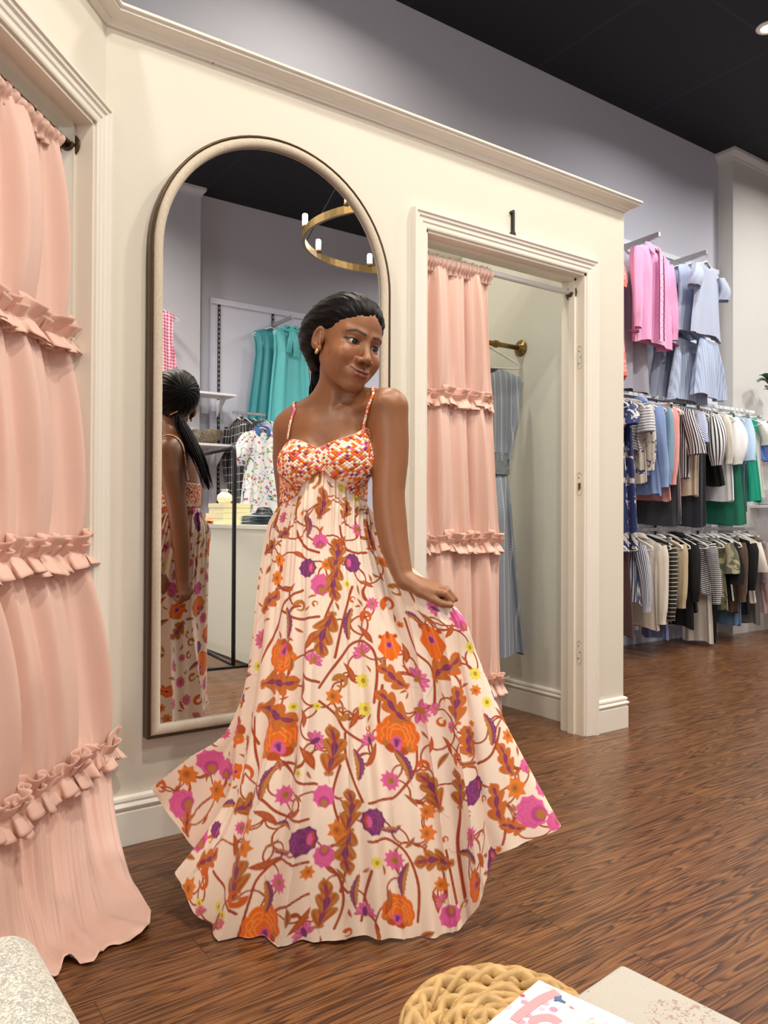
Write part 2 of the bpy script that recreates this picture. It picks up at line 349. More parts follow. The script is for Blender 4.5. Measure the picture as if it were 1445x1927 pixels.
dark = mat('screw_hole', '2a2018', 0.8); edge_ = mat('mortise_edge', 'b9ab90', 0.7)
for (zc, hh, strike) in ((1.83, 0.055, 0), (1.215, 0.055, 1), (0.40, 0.055, 0)):
    mb = MB(); yy = WY+.024
    for a0, a1 in ((0.0, math.pi), (math.pi, 2*math.pi)):
        a = np.linspace(a0, a1, 12); s_ = 1 if a0 == 0 else -1
        pts = np.stack([np.full(12, DX1-e_-.0006), yy+.013*np.cos(a), zc+s_*(hh-.013)+.013*np.sin(a)], 1); mb.tube(pts, 0.0012, 5)
    for s2 in (-1, 1): mb.tube([(DX1-e_-.0006, yy+s2*.013, zc-hh+.013), (DX1-e_-.0006, yy+s2*.013, zc+hh-.013)], 0.0007, 5)
    o = mb.build('hinge_mortise', edge_, jm)
    mb = MB()
    for k in (-.03, 0, .03): mb.lathe([(0.0005, -.0012), (.0028, -.0012), (.0028, .0004), (.0005, .0004)], 8, (DX1-e_-.0008, yy+(.004 if k else -.004), zc+k), roty(math.pi/2))
    mb.build('screw_hole', dark, o)
    if strike: MB().box((DX1-e_-.002, yy-.007, zc-.026), (DX1-e_, yy+.007, zc+.004)).build('strike_plate', MW['brass'], o)
mb = MB(); slab(mb, T0, T0+.012, -.004, TH, 0, 2.25); slab(mb, T1-.012, T1, -.004, TH, 0, 2.25); slab(mb, T0, T1, -.004, TH, 2.238, 2.25)
slab(mb, T0+.012, T0+.024, .05, .09, 0, 2.238); slab(mb, T0+.012, T1-.012, .05, .09, 2.226, 2.238); slab(mb, T1-.024, T1-.012, .05, .09, 0, 2.238)
slab(mb, T0-.07, T0, TH, TH+.018, 0, 2.32)
struct(mb, 'door_2', MW['jamb'])
# pilasters that stand proud of the long walls, each with its own crown
def pilaster(x0, x1, y0, y1, sy):
    mb = MB().box((x0, y0, 0), (x1, y1, CEIL)); yf = y0 if sy < 0 else y1; yb = y1 if sy < 0 else y0
    pr = [(0, 0), (0.01, 0), (0.014, 0.02), (0.03, 0.04), (0.045, 0.06), (0.045, 0.09), (0, 0.09)]
    mb.sweep([(x0, yb, CEIL-.09), (x0, yf, CEIL-.09), (x1, yf, CEIL-.09), (x1, yb, CEIL-.09)], pr, [(-1, 0, 0), (-1, sy, 0), (1, sy, 0), (1, 0, 0)])
    return mb
struct(pilaster(6.67, 8.3, 3.95, BY, -1), 'wall_pilaster_back', mat('warm_grey_paint', 'd3d1cc', .6, var=.015, scale=3))
struct(pilaster(-.6, 3.0, OY, OY+.15, 1), 'wall_pilaster_front', MW['grey'])
# ceiling downlights
lens_m = mat('lamp_lens', 'ffffff', 0.3, emit=(1, .93, .82), estr=14); 
dl0 = None
for i, (x, y) in enumerate(SPOTS):
    if i == 0:
        dl0 = empty('ceiling_downlight', (x, y, CEIL), 0, 'small round white recessed downlight in the black tiled ceiling', 'ceiling light', 'recessed downlights in the black ceiling')
        MB().lathe([(.048, 0.001), (.075, 0.001), (.078, -.004), (.07, -.012), (.05, -.014), (.046, -.004)], 24).build('trim_ring', MW['trim'], dl0)
        MB().lathe([(.001, -.002), (.046, -.002), (.046, -.006), (.001, -.008)], 24).build('lens', lens_m, dl0)
    else:
        c = copy_tree(dl0); c.location = (x, y, CEIL)
    area('lamp', (x, y, CEIL-.03), 0.22, P_SPOT*(.5 if i in (8, 9) else .62 if i == 10 else .95), NEUT if i in (3, 4, 8, 9, 7, 11) else WARM, spread=math.radians(155))
# ---------------------------------------------------------------- arched wall mirror
MX0, MX1, MZ0, MZ1, MYF = 0.797, 1.742, 0.333, 2.388, WY-0.045
def arch_path(inset, y, n=40):
    r = (MX1-MX0)/2-inset; cx = (MX0+MX1)/2; zc = MZ1-(MX1-MX0)/2
    a = np.linspace(math.pi, 0, n)
    P = [(cx-r, y, MZ0+inset)]+[(cx+r*math.cos(t), y, zc+r*math.sin(t)) for t in a]+[(cx+r, y, MZ0+inset)]
    S = [(-1, 0, -1)]+[(math.cos(t), 0, math.sin(t)) for t in a]+[(1, 0, -1)]
    return np.array(P), np.array(S)
linen = mat('woven_linen_frame', 'd9cdb9', 0.75, var=0.12, scale=260, bump=0.5, bscale=500, stretch=(1, 1, .35), sheen=.2)
mirror_m, nt_, b_ = newmat('silvered_glass'); b_.inputs['Base Color'].default_value = (.93, .94, .935, 1); b_.inputs['Metallic'].default_value = 1; b_.inputs['Roughness'].default_value = 0.0
mr = empty('wall_mirror', ((MX0+MX1)/2, WY, MZ0), 0, 'tall arched wall mirror in a linen-wrapped frame with a thin bronze outer edge', 'mirror')
def inv(o, root): o.parent = root; o.matrix_parent_inverse = Matrix.Translation(-Vector(root.location)); return o
def ringsweep(prof, name, m):
    P, S = arch_path(0, MYF); mb = MB(); n = len(P); k = len(prof)
    Pc = np.concatenate([P, P[:1]]); V = np.concatenate([[P[i]+(-a)*S[i]+np.array([0, b, 0]) for a, b in prof] for i in range(n)])
    F = [tuple(f) for f in gridF(n, k, True)]+[((n-1)*k+j, (n-1)*k+(j+1) % k, (j+1) % k, j) for j in range(k)]
    mb.add(V, F, sm=True); return inv(mb.build(name, m), mr)
ringsweep([(0, 0.045), (0, 0.002), (0.003, -0.003), (0.0075, -0.003), (0.009, 0.002), (0.009, 0.045)], 'bronze_edge', MW['bronze'])
lin = [(0.009, 0.02)]+[(0.009+0.0165*(1-math.cos(t)), 0.006-0.014*math.sin(t)) for t in np.linspace(0, math.pi, 10)]+[(0.042, 0.02)]
ringsweep(lin, 'linen_frame', linen)
P_, S_ = arch_path(0.040, MYF+0.012); mb = MB(); mb.add(np.concatenate([P_, P_+[0, .004, 0]]), [tuple(range(len(P_))), tuple(range(2*len(P_)-1, len(P_)-1, -1))]+[(i, (i+1) % len(P_), len(P_)+(i+1) % len(P_), len(P_)+i) for i in range(len(P_))])
inv(mb.build('mirror_glass', mirror_m, fix=False), mr)
MPL = MYF+0.012
def mir(P): P = np.array(P, float); P[..., 1] = 2*MPL-P[..., 1]; return P
def atm(px, py, d): return mir(at(px, py, d))     # a place read off the reflection in the wall mirror
# ---------------------------------------------------------------- the woman: one continuous body surface
def _smin(a, b, k):
    h = np.clip(0.5+0.5*(b-a)/k, 0, 1); return b*(1-h)+a*h-k*h*(1-h)
def _smax(a, b, k): return -_smin(-a, -b, k)
def rc(p, a, b, r0, r1):
    a = np.asarray(a, np.float32); b = np.asarray(b, np.float32); ab = b-a
    t = np.clip(((p-a)@ab)/(ab@ab), 0, 1); return np.linalg.norm(p-(a+t[:, None]*ab), axis=1)-(r0+(r1-r0)*t)
def ell(p, c, r, R=None):
    q = p-np.asarray(c, np.float32)
    if R is not None: q = q@np.asarray(R, np.float32)
    r = np.asarray(r, np.float32); k0 = np.linalg.norm(q/r, axis=1); k1 = np.linalg.norm(q/(r*r), axis=1)
    return k0*(k0-1)/(k1+1e-9)
# head frame: x her right, y forward, z up (millimetres times HS)
HYAW, HPIT, HROL, HS = math.radians(183), math.radians(-10.5), math.radians(-10), 1.14
HC = at(653.5, 649.5, 2.10)
HR = rotz(HYAW)@roty(HROL)@rotx(HPIT)
HR = HR*1.0
def h2w(p): return HC+(np.asarray(p, float)*HS/1000)@HR.T
def w2h(P): return ((P-HC)@HR)*1000/HS
def head_sdf(p, part='all'):
    p = p.astype(np.float32); ax = p.copy(); ax[:, 0] = np.abs(ax[:, 0])
    d = _smin(ell(p, (0, -12, 42), (73, 93, 75)), ell(p, (0, 18, -20), (61, 65, 84)), 25)
    d = _smin(d, rc(ax, (43, -2, -44), (10, 62, -96), 15, 15), 26); d = _smin(d, ell(ax, (32, 46, -49), (23, 25, 26)), 22)
    d = _smin(d, ell(p, (0, 73, -96), (15, 14, 13)), 14)
    d = _smin(d, ell(ax, (39, 54, -30), (23, 24, 21)), 18)
    d = _smin(d, rc(ax, (11, 77, 19), (43, 60, 22), 6.5, 7), 14)
    d = _smin(d, ell(p, (0, 74, -68), (30, 19, 24)), 14)
    # eye sockets, lids
    d = _smax(d, -ell(ax, (30, 89.5, 1), (19, 12, 11)), 12)
    d = _smin(d, ell(ax, (30.5, 62, -.5), (15.5, 15.2, 14.2)), 3.5)
    # nose
    d = _smin(d, rc(p, (0, 76, 8), (0, 95, -28), 6.5, 8.5), 10)
    d = _smin(d, ell(p, (0, 98, -35), (12, 10.5, 9.5)), 6)
    d = _smin(d, ell(ax, (14.5, 89, -39), (8.5, 10.5, 7.8)), 5)
    d = _smax(d, -ell(ax, (7.5, 96, -46.5), (4.2, 5, 4)), 2)
    # lips
    d = _smin(d, rc(ax, (2.5, 93.5, -62.5), (13, 90.5, -63), 4.6, 4.4), 3); d = _smin(d, rc(ax, (13, 90.5, -63), (27, 80, -58.5), 4.4, 2.2), 3)
    d = _smin(d, rc(ax, (0, 92.5, -72.5), (12, 89.5, -71.5), 5.8, 5.2), 3); d = _smin(d, rc(ax, (12, 89.5, -71.5), (26, 80, -60), 5.2, 2.2), 3)
    d = _smax(d, -rc(ax, (0, 99.5, -67), (14, 95.5, -66.3), 1.7, 1.6), 1.6); d = _smax(d, -rc(ax, (14, 95.5, -66.3), (31, 80.5, -57.5), 1.6, 2.2), 1.8)
    d = _smax(d, -rc(ax, (21, 90, -42), (35, 77, -58), 1.2, 1.2), 4.5)
    # lid openings (almond)
    q = ax-np.array([30.5, 0, 0], np.float32); c, s = math.cos(.12), math.sin(.12)
    op = ell(np.stack([q[:, 0]*c+q[:, 2]*s, q[:, 1]-78, -q[:, 0]*s+q[:, 2]*c], 1), (0, 0, -.5), (15.2, 12, 5.9))
    d = _smax(d, -op, 1.2)
    # ears
    Re = rotx(-.2)@rotz(.62)
    e = ell(ax, (76, -9, -6), (6.5, 16, 29), Re); e = _smax(e, -ell(ax, (80.9, -5.5, -4), (5.5, 10, 19), Re), 1.5); e = _smin(e, rc(ax, (76, 2, -20), (77, -4, 6), 3.2, 3), 2); e = _smin(e, ell(ax, (73, -1, -31), (6, 8, 9)), 5)
    d = _smin(d, e, 4)
    return d, op
# joints read off the photograph
J = dict(neckB=at(628, 782, 2.165), shR=at(547, 808, 2.19), shL=at(732, 770, 2.075), elL=at(731, 948, 2.05), wrL=at(762, 1092, 2.00),
         elR=at(547, 985, 2.25), wrR=at(553, 1120, 2.26))
tz = at(610, 900, 2.15)
def body_prims():
    L = []
    a = lambda *k: L.append(k)
    nk = h2w((0, -18, -62))
    # torso
    for (px, py, d, r, R) in ((610, 860, 2.165, (.122, .085, .13), 0), (608, 950, 2.165, (.118, .085, .14), 0), (604, 1050, 2.15, (.115, .075, .12), 0), (602, 1150, 2.13, (.135, .07, .10), 0)):
        a('e', at(px, py, d), r, .05)
    a('c', at(567, 800, 2.185), at(703, 783, 2.12), .052, .052, .05)                      # shoulder girdle
    a('c', at(600, 815, 2.13), at(650, 810, 2.11), .05, .05, .05)
    a('c', nk, at(632, 745, 2.145), .047, .046, .03); a('c', at(632, 745, 2.145), at(626, 790, 2.165), .046, .055, .03)
    a('c', at(612, 752, 2.17), J['shR']+np.array([0, 0, .006]), .030, .036, .045); a('c', at(650, 748, 2.15), J['shL']+np.array([0, 0, .012]), .032, .036, .045)
    a('c', at(624, 778, 2.095), at(556, 788, 2.145), .0075, .009, .022); a('c', at(643, 776, 2.09), at(716, 752, 2.035), .0075, .009, .022)   # collar bones
    a('c', at(632, 690+40, 2.10), at(622, 776, 2.10), .010, .007, .018)
    a('s', at(572, 874, 2.095), .062, .035); a('s', at(658, 866, 2.08), .062, .035)       # bust
    # arms
    def chain(pts, rr, k, n=16):
        P = catmull(np.array(pts), n); r = np.interp(np.linspace(0, len(pts)-1, n), range(len(pts)), rr); a('p', P, r, k)
    chain([J['shR'], at(541, 860, 2.215), at(545, 930, 2.24), J['elR'], at(551, 1045, 2.258), J['wrR']], [.043, .043, .037, .035, .034, .024], .03)
    chain([J['shL'], at(736, 852, 2.07), at(731, 925, 2.055), at(735, 980, 2.045), at(743, 1030, 2.03), at(756, 1076, 2.01), J['wrL']], [.051, .0475, .0435, .0435, .0375, .0275, .0235], .03)
    # left hand: palm, four fingers, thumb
    W = J['wrL']
    for k, (kn, pip, tip, r0) in enumerate((((813, 1113, 1.965), (836, 1117, 1.947), (851, 1131, 1.947), .0092), ((818, 1107, 1.982), (842, 1112, 1.960), (857, 1128, 1.957), .0093),
                                            ((817, 1103, 2.001), (841, 1109, 1.983), (855, 1125, 1.976), .0088), ((811, 1101, 2.018), (831, 1107, 2.004), (843, 1121, 1.999), .0077))):
        K, Q, T = at(*kn), at(*pip), at(*tip)
        a('c', W+(K-W)*.12, K, .0165, .0115, .012); a('c', K, Q, r0*1.05, r0*.95, .005); a('c', Q, T, r0*.95, r0*.74, .002)
    a('c', W, at(790, 1113, 1.975), .019, .014, .012); a('c', at(790, 1113, 1.975), at(815, 1127, 1.958), .0135, .0112, .008); a('c', at(815, 1127, 1.958), at(833, 1136, 1.945), .0105, .0098, .004); a('c', at(833, 1136, 1.945), at(848, 1139, 1.938), .0098, .0072, .003)
    # right hand: fist closed on the cloth at her side
    W = J['wrR']; dn = np.array([0, 0, -1.0]); fw = cR0*1.0; bk = np.array([cF[0], cF[1], 0])
    a('c', W, W+dn*.045+bk*.004, .023, .028, .015)
    for k in range(4):
        K = W+dn*(.062+.004*k)+fw*(.028-.019*k)+bk*.02; Q = K+dn*.026-bk*.012; T = Q-bk*.022+dn*-.016
        a('c', W+dn*.02, K, .018, .0125, .01); a('c', K, Q, .0095, .009, .004); a('c', Q, T, .009, .0075, .002)
    a('c', W+dn*.02+fw*.015, W+dn*.05+fw*.035-bk*.008, .0125, .0115, .008); a('c', W+dn*.05+fw*.035-bk*.008, W+dn*.08+fw*.022-bk*.014, .0112, .008, .003)
    # legs and feet under the skirt
    for s, px in ((-1, 578), (1, 640)):
        hip = at(604+s*28, 1165, 2.13); kn = at(px-s*2, 1385, 2.13); an = at(px, 1610, 2.14); an[2] = .085
        chain([hip, hip*.5+kn*.5, kn, kn*.6+an*.4, an], [.072, .065, .05, .05, .032], .03)
        toe = an+np.array([-.53, -.85, 0])*.14; toe[2] = .022; heel = an+np.array([.53, .85, 0])*.03; heel[2] = .034
        a('c', an, heel, .034, .032, .02); a('c', heel, toe, .03, .02, .02); a('c', an, toe, .03, .018, .02)
    return L
PR = body_prims()
def body_sdf(P, armless=False):
    P = P.astype(np.float32); D = np.full(len(P), .1, np.float32)
    for q in PR:
        if q[0] == 'c':
            _, A, B, r0, r1, k = q
            if armless and max(r0, r1) < .0499 and abs((A-tz)@cR0) > .045 and A[2] < 1.345: continue
            lo = np.minimum(A, B)-max(r0, r1)-k-.03; hi = np.maximum(A, B)+max(r0, r1)+k+.03
        elif q[0] == 'p':
            _, A, r, k = q
            if armless and abs((A[0]-tz)@cR0) > .05 and A[0][2] > 1.2: continue
            lo = A.min(0)-r.max()-k-.03; hi = A.max(0)+r.max()+k+.03
        elif q[0] == 's': _, A, r, k = q; lo = A-r-k-.03; hi = A+r+k+.03
        else: _, A, r, k = q; lo = A-max(r)-k-.03; hi = A+max(r)+k+.03
        m = np.all((P > lo) & (P < hi), axis=1)
        if not m.any(): continue
        p = P[m]
        if q[0] == 'c': d = rc(p, A, B, r0, r1)
        elif q[0] == 'p':
            d = rc(p, A[0], A[1], r[0], r[1])
            for i in range(1, len(A)-1): d = np.minimum(d, rc(p, A[i], A[i+1], r[i], r[i+1]))
        elif q[0] == 's': d = np.linalg.norm(p-A.astype(np.float32), axis=1)-r
        else: d = ell(p, A, r, TR)
        D[m] = _smin(D[m], d, k)
    hm = np.all(np.abs(P-HC) < .24, axis=1)
    if hm.any():
        h, _o = head_sdf(w2h(P[hm])); D[hm] = _smin(D[hm], h.astype(np.float32)*HS/1000, .016)
    return D
_sd = J['shL']-J['shR']; _sd[2] = 0; _sd /= np.linalg.norm(_sd)
TR = np.stack([_sd, np.array([_sd[1], -_sd[0], 0]), [0, 0, 1.0]], 1)     # torso axes (across, front, up)
def axis_pts(segs):
    out = [segs[0][0]]
    for a, b, h in segs:
        n = max(1, int(round((b-a)/h))); out += list(a+(b-a)*np.arange(1, n+1)/n)
    return np.array(out)
def surface_nets(X, Y, Z, fn, B=6):
    """isosurface of fn on a rectilinear grid given in the (cR0, towards camera, up) frame"""
    fr = np.stack([cR0, -np.array([math.sin(_y), math.cos(_y), 0]), [0, 0, 1.0]], 0)
    nx, ny, nz = len(X), len(Y), len(Z); G = np.full((nx, ny, nz), .1, np.float32)
    bx, by, bz = [np.arange(0, n, B) for n in (nx, ny, nz)]
    def c(A, i): return (A[np.minimum(i, len(A)-1)]+A[np.minimum(i+B, len(A)-1)])/2
    def hsz(A, i): return A[np.minimum(i+B, len(A)-1)]-A[np.minimum(i, len(A)-1)]
    I = np.stack(np.meshgrid(bx, by, bz, indexing='ij'), -1).reshape(-1, 3)
    cp = np.stack([c(X, I[:, 0]), c(Y, I[:, 1]), c(Z, I[:, 2])], 1); sz = np.sqrt(hsz(X, I[:, 0])**2+hsz(Y, I[:, 1])**2+hsz(Z, I[:, 2])**2)/2
    dc = fn(cp@fr); act = np.abs(dc) < sz*1.35+.006
    Sgn = dc < 0
    for i in I[Sgn & ~act]: G[i[0]:i[0]+B, i[1]:i[1]+B, i[2]:i[2]+B] = -.1
    A = I[act]; o = np.stack(np.meshgrid(*[np.arange(B)]*3, indexing='ij'), -1).reshape(-1, 3)
    for s in range(0, len(A), 4000):
        idx = (A[s:s+4000, None, :]+o[None]).reshape(-1, 3); idx = idx[(idx[:, 0] < nx) & (idx[:, 1] < ny) & (idx[:, 2] < nz)]
        pts = np.stack([X[idx[:, 0]], Y[idx[:, 1]], Z[idx[:, 2]]], 1)@fr
        G[idx[:, 0], idx[:, 1], idx[:, 2]] = fn(pts)
    ins = G < 0
    cs = np.zeros((nx-1, ny-1, nz-1), np.int8)
    for a in (0, 1):
        for b in (0, 1):
            for d in (0, 1): cs += ins[a:nx-1+a, b:ny-1+b, d:nz-1+d]
    cell = np.argwhere((cs > 0) & (cs < 8)); vid = np.full(cs.shape, -1, np.int32); vid[tuple(cell.T)] = np.arange(len(cell))
    acc = np.zeros((len(cell), 3)); cnt = np.zeros(len(cell))
    for ax in range(3):
        for u in (0, 1):
            for v in (0, 1):
                a = cell.copy(); oth = [k for k in range(3) if k != ax]; a[:, oth[0]] += u; a[:, oth[1]] += v; b = a.copy(); b[:, ax] += 1
                ga = G[tuple(a.T)]; gb = G[tuple(b.T)]; m = (ga < 0) != (gb < 0); t = ga[m]/(ga[m]-gb[m])
                pa = np.stack([X[a[m, 0]], Y[a[m, 1]], Z[a[m, 2]]], 1); pb = np.stack([X[b[m, 0]], Y[b[m, 1]], Z[b[m, 2]]], 1)
                acc[m] += pa+(pb-pa)*t[:, None]; cnt[m] += 1
    V = acc/cnt[:, None]; F = []
    for ax in range(3):
        o1, o2 = [(1, 2), (2, 0), (0, 1)][ax]
        sl0 = [slice(None)]*3; sl1 = [slice(None)]*3; sl0[ax] = slice(0, -1); sl1[ax] = slice(1, None)
        e = np.argwhere(ins[tuple(sl0)] != ins[tuple(sl1)]); e = e[(e[:, o1] > 0) & (e[:, o2] > 0) & (e[:, o1] < G.shape[o1]-1) & (e[:, o2] < G.shape[o2]-1)]
        s = ins[tuple(e.T)]
        q = []
        for d1, d2 in ((0, 0), (-1, 0), (-1, -1), (0, -1)):
            c_ = e.copy(); c_[:, o1] += d1; c_[:, o2] += d2; q.append(vid[tuple(c_.T)])
        q = np.stack(q, 1); q[s] = q[s][:, ::-1]; q = q[:, ::-1]; F.append(q[(q >= 0).all(1)])
    return V@fr, np.concatenate(F)
fr0 = np.stack([cR0, -np.array([math.sin(_y), math.cos(_y), 0]), [0, 0, 1.0]], 0)
hc = HC@fr0.T; hl = J['wrL']@fr0.T
HRES, BRES = 0.0018, 0.0036
Xa = axis_pts([(hc[0]-.27, hc[0]-.11, BRES), (hc[0]-.11, hc[0]+.10, HRES), (hc[0]+.10, hc[0]+.30, .0026)])
Ya = axis_pts([(hc[1]-.34, hc[1]-.14, .005), (hc[1]-.14, hc[1]+.13, HRES), (hc[1]+.13, hc[1]+.24, BRES)])
Za = axis_pts([(-.004, .62, .009), (.62, .78, .003), (.78, .92, .0025), (.92, 1.36, BRES), (1.36, 1.67, HRES)])
BV, BF = surface_nets(Xa, Ya, Za, body_sdf)
hp = w2h(BV); ha = np.abs(hp[:, 0])
SK = np.array(srgb('8b5b3a')); bc = np.tile(SK, (len(BV), 1)); nearh = np.abs(BV-HC).max(1) < .2
def blend(mask, c): 
    global bc; m = np.clip(mask, 0, 1)[:, None]*nearh[:, None]; bc = bc*(1-m)+np.array(c)*m
_q = hp.astype(np.float32).copy(); _q[:, 0] = ha
blend(.45*np.exp(-((ha-38)**2/500+(hp[:, 2]+32)**2/350+((hp[:, 1]-62)/25)**2)), srgb('a85f42'))      # cheeks
lip = np.minimum(np.minimum(rc(_q, (0, 93, -63), (13, 91, -63), 4.4, 4.2), rc(_q, (13, 91, -63), (27, 81, -58.5), 4.2, 1.6)), np.minimum(rc(_q, (0, 93, -72.5), (12, 90.5, -71.5), 6, 5.4), rc(_q, (12, 90.5, -71.5), (26, 81, -60), 5.4, 1.6)))
blend(np.clip(1-lip/1.6, 0, 1)*.85, srgb('824238'))
cre = np.minimum(rc(_q, (0, 98, -67), (14, 94.5, -66.3), .5, .5), rc(_q, (14, 94.5, -66.3), (30, 81, -57.5), .5, .5)); blend(np.clip(1-(cre-1)/1.6, 0, 1)*.8, srgb('3d1c17'))
_b = _q.copy(); _b[:, 1] = np.where(hp[:, 1] > 35, 0, 99); bro = np.minimum(rc(_b, (12, 0, 20), (33, 0, 25), 1.5, 1.7), rc(_b, (33, 0, 25), (50, 0, 18), 1.6, .3)); blend(np.clip(1-(bro-.8)/1.8, 0, 1)*.9, srgb('1c100c'))
qq = _q-np.array([30.5, 0, 0], np.float32); c_, s_ = math.cos(.12), math.sin(.12)
ex, ez = qq[:, 0]*c_+qq[:, 2]*s_, -qq[:, 0]*s_+qq[:, 2]*c_+.5
er = np.sqrt((ex/15.2)**2+(ez/5.9)**2); front = (hp[:, 1] > 50)
up_ = (ez > -.8+0*ez)
blend(front*up_*np.clip((ex+15)/9, 0, 1)*np.clip(1-np.abs(er-1.10)/.36, 0, 1)*1.9, srgb('150c0a')); blend(front*(~up_)*np.clip(1-np.abs(er-1.05)/.2, 0, 1)*.6, srgb('3a2018'))
wing = rc(_q, (43, 68, 1.5), (50, 60, 5), 1.2, .5); blend(np.clip(1-wing/1.6, 0, 1)*.45, srgb('1c0f0c'))
blend(front*np.exp(-((ex/17)**2+((ez-7)/5)**2)**2)*.35, srgb('5f3626'))
nost = ell(_q, (7.5, 97, -45), (4.5, 4.5, 2.8)); blend(np.clip(1-nost/2.0, 0, 1)*.7, srgb('2a1511'))
skin_m = vcmat('brown_skin', 0.44, 0.10, 420, sheen=0.0, sss=0.15, spec=0.5)
wroot = empty('person', (float(tz[0]), float(tz[1]), 0), 0, 'woman in a floral maxi dress swishing her skirt and looking over her shoulder', 'person')
def wp(o): o.parent = wroot; o.matrix_parent_inverse = Matrix.Translation(-Vector(wroot.location)); return o
body = wp(mesh_np('body', BV, BF, skin_m, col=bc))
# eyes
GAZE = (at(1100, 690, 1.9)-HC); GAZE /= np.linalg.norm(GAZE)
eye_white = mat('eye_white', 'bdb0aa', 0.2, var=0); iris_m = mat('dark_brown_iris', '170b07', 0.08, var=.1, spec=.8)
for s in (1, -1):
    ec = h2w((s*30.5, 62, -.5)); er_ = .0131*HS
    g0 = HR[:, 1]; g = g0*.80+GAZE*.62; g = g-HR[:, 2]*.05; g /= np.linalg.norm(g)
    u = np.cross(g, [0, 0, 1]); u /= np.linalg.norm(u); v = np.cross(u, g); Mx = np.stack([u, v, g], 1)
    mb = MB(); th = np.linspace(0.001, math.pi-.001, 18); mb.lathe([(er_*math.sin(t), er_*math.cos(t)) for t in th], 28, ec, Mx); e_o = wp(mb.build('eyeball', eye_white, smooth=True))
    mb = MB(); th = np.linspace(0.001, .72, 8); mb.lathe([(er_*1.012*math.sin(t), er_*1.012*math.cos(t)+.0003) for t in th]+[(er_*math.sin(.72)*.97, er_*math.cos(.72)*.97)], 28, ec, Mx)
    io = mb.build('iris', iris_m, smooth=True); io.parent = e_o; io.matrix_parent_inverse = Matrix.Translation(-Vector(wroot.location))@Matrix.Identity(4)
    io.matrix_parent_inverse = Matrix.Translation(Vector((0, 0, 0)))
# hair: swept back cap, gathered low at the nape
tie = atm(329, 779, 3.105); tieh = w2h(tie[None])[0]
def hair_sdf(P):
    p = w2h(P).astype(np.float32); ax = p.copy(); ax[:, 0] = np.abs(ax[:, 0])
    d = _smin(ell(p, (0, -16, 44), (82, 102, 83)), ell(p, (12, -58, 12), (82, 78, 80)), 30)
    d = _smin(d, rc(p, (12, -50, -5), tuple(tieh+np.array([0, 4, 8])), 66, 17), 30)
    # parting and combed waves
    th = np.arctan2(p[:, 0], p[:, 2]-10); wv = np.sin(th*34+np.sin(p[:, 1]*.05)*2.2)*.55+np.sin(th*15+p[:, 1]*.09)*.7+np.sin(th*61+p[:, 1]*.03)*.25
    d = d+wv*1.15
    d = d+2.6*np.exp(-((p[:, 0]+9)/3.5)**2)*(p[:, 2] > 30)*(p[:, 1] > 5)
    e1 = -(-.72*(p[:, 1]-12)+.69*(p[:, 2]+5)) + 7*np.clip((ax[:, 0]-20)/45, 0, 1)**2 + 7*np.exp(-((p[:, 0]+8)/11)**2)*(p[:, 2] > 30)
    e2 = np.minimum(16-p[:, 2], p[:, 1]+14)
    e = _smax(e1, -np.maximum(-e2, -1e3) if False else e2, 10)
    d = d+7.0*np.exp(np.minimum(e, 0)/13.0)*(p[:, 1] > -25)
    return _smax(d, e, 2.5)*HS/1000
hb = [(hc[i]-.19, hc[i]+.17) for i in (0, 1)]
HVt, HFt = surface_nets(axis_pts([(hb[0][0], hb[0][1], .0021)]), axis_pts([(hb[1][0], hb[1][1], .0021)]), axis_pts([(1.40, 1.70, .0021)]), hair_sdf)
hair_m, nt_, b_ = newmat('black_hair'); 
tcn = N(nt_, 'ShaderNodeTexCoord'); mp_ = N(nt_, 'ShaderNodeMapping'); mp_.inputs['Scale'].default_value = (1, 1, .25); nt_.links.new(tcn.outputs['Object'], mp_.inputs[0])
nz_ = N(nt_, 'ShaderNodeTexNoise'); nz_.inputs['Scale'].default_value = 240; nz_.inputs['Detail'].default_value = 4; nt_.links.new(mp_.outputs[0], nz_.inputs['Vector'])
nt_.links.new(mixc(nt_, nz_.outputs[0], srgb('030202'), srgb('0d0a09')), b_.inputs['Base Color']); b_.inputs['Roughness'].default_value = .40; b_.inputs['Specular IOR Level'].default_value = .10
bpn = N(nt_, 'ShaderNodeBump'); bpn.inputs['Strength'].default_value = .7; bpn.inputs['Distance'].default_value = .002; nt_.links.new(nz_.outputs[0], bpn.inputs['Height']); nt_.links.new(bpn.outputs[0], b_.inputs['Normal'])
hair = wp(mesh_np('hair', HVt, HFt, hair_m))
# ponytail: a bundle of locks
mb = MB(); pc = [tie, atm(339, 798, 3.11), atm(357, 830, 3.09), atm(378, 872, 3.05), atm(393, 922, 3.03)]
pc = catmull(np.array(pc), 26); T_ = np.gradient(pc, axis=0); T_ /= np.linalg.norm(T_, axis=1)[:, None]; s_ = np.cross(T_, [0, 0, 1.0]); s_ /= np.linalg.norm(s_, axis=1)[:, None]; q_ = np.cross(s_, T_)
tt = np.linspace(0, 1, 26); wd = .012+.030*np.sin(np.clip(tt*2.0, 0, 1)*math.pi/2)*(1-.35*tt)
mb.tube(pc, np.maximum(wd*.80*(1-.93*tt**3), .002), 20, sq=.62)
for k in range(90):
    a = random.uniform(0, 2*math.pi); rr = math.sqrt(random.random()); ln = random.uniform(.8, 1.0); n = 16
    t2 = np.linspace(0, ln, n); ii = t2*25; i0 = np.minimum(ii.astype(int), 24); f_ = (ii-i0)[:, None]
    c0 = pc[i0]*(1-f_)+pc[i0+1]*f_; w2 = np.interp(t2, tt, wd)*(1-.15*t2)
    a2 = a+t2*random.uniform(-.5, .5)
    P = c0+s_[i0]*(np.cos(a2)*rr*w2)[:, None]+q_[i0]*(np.sin(a2)*rr*w2*.62)[:, None]
    mb.tube(P, np.maximum(.0036*(1-t2/ln)**.6, .0006), 5)
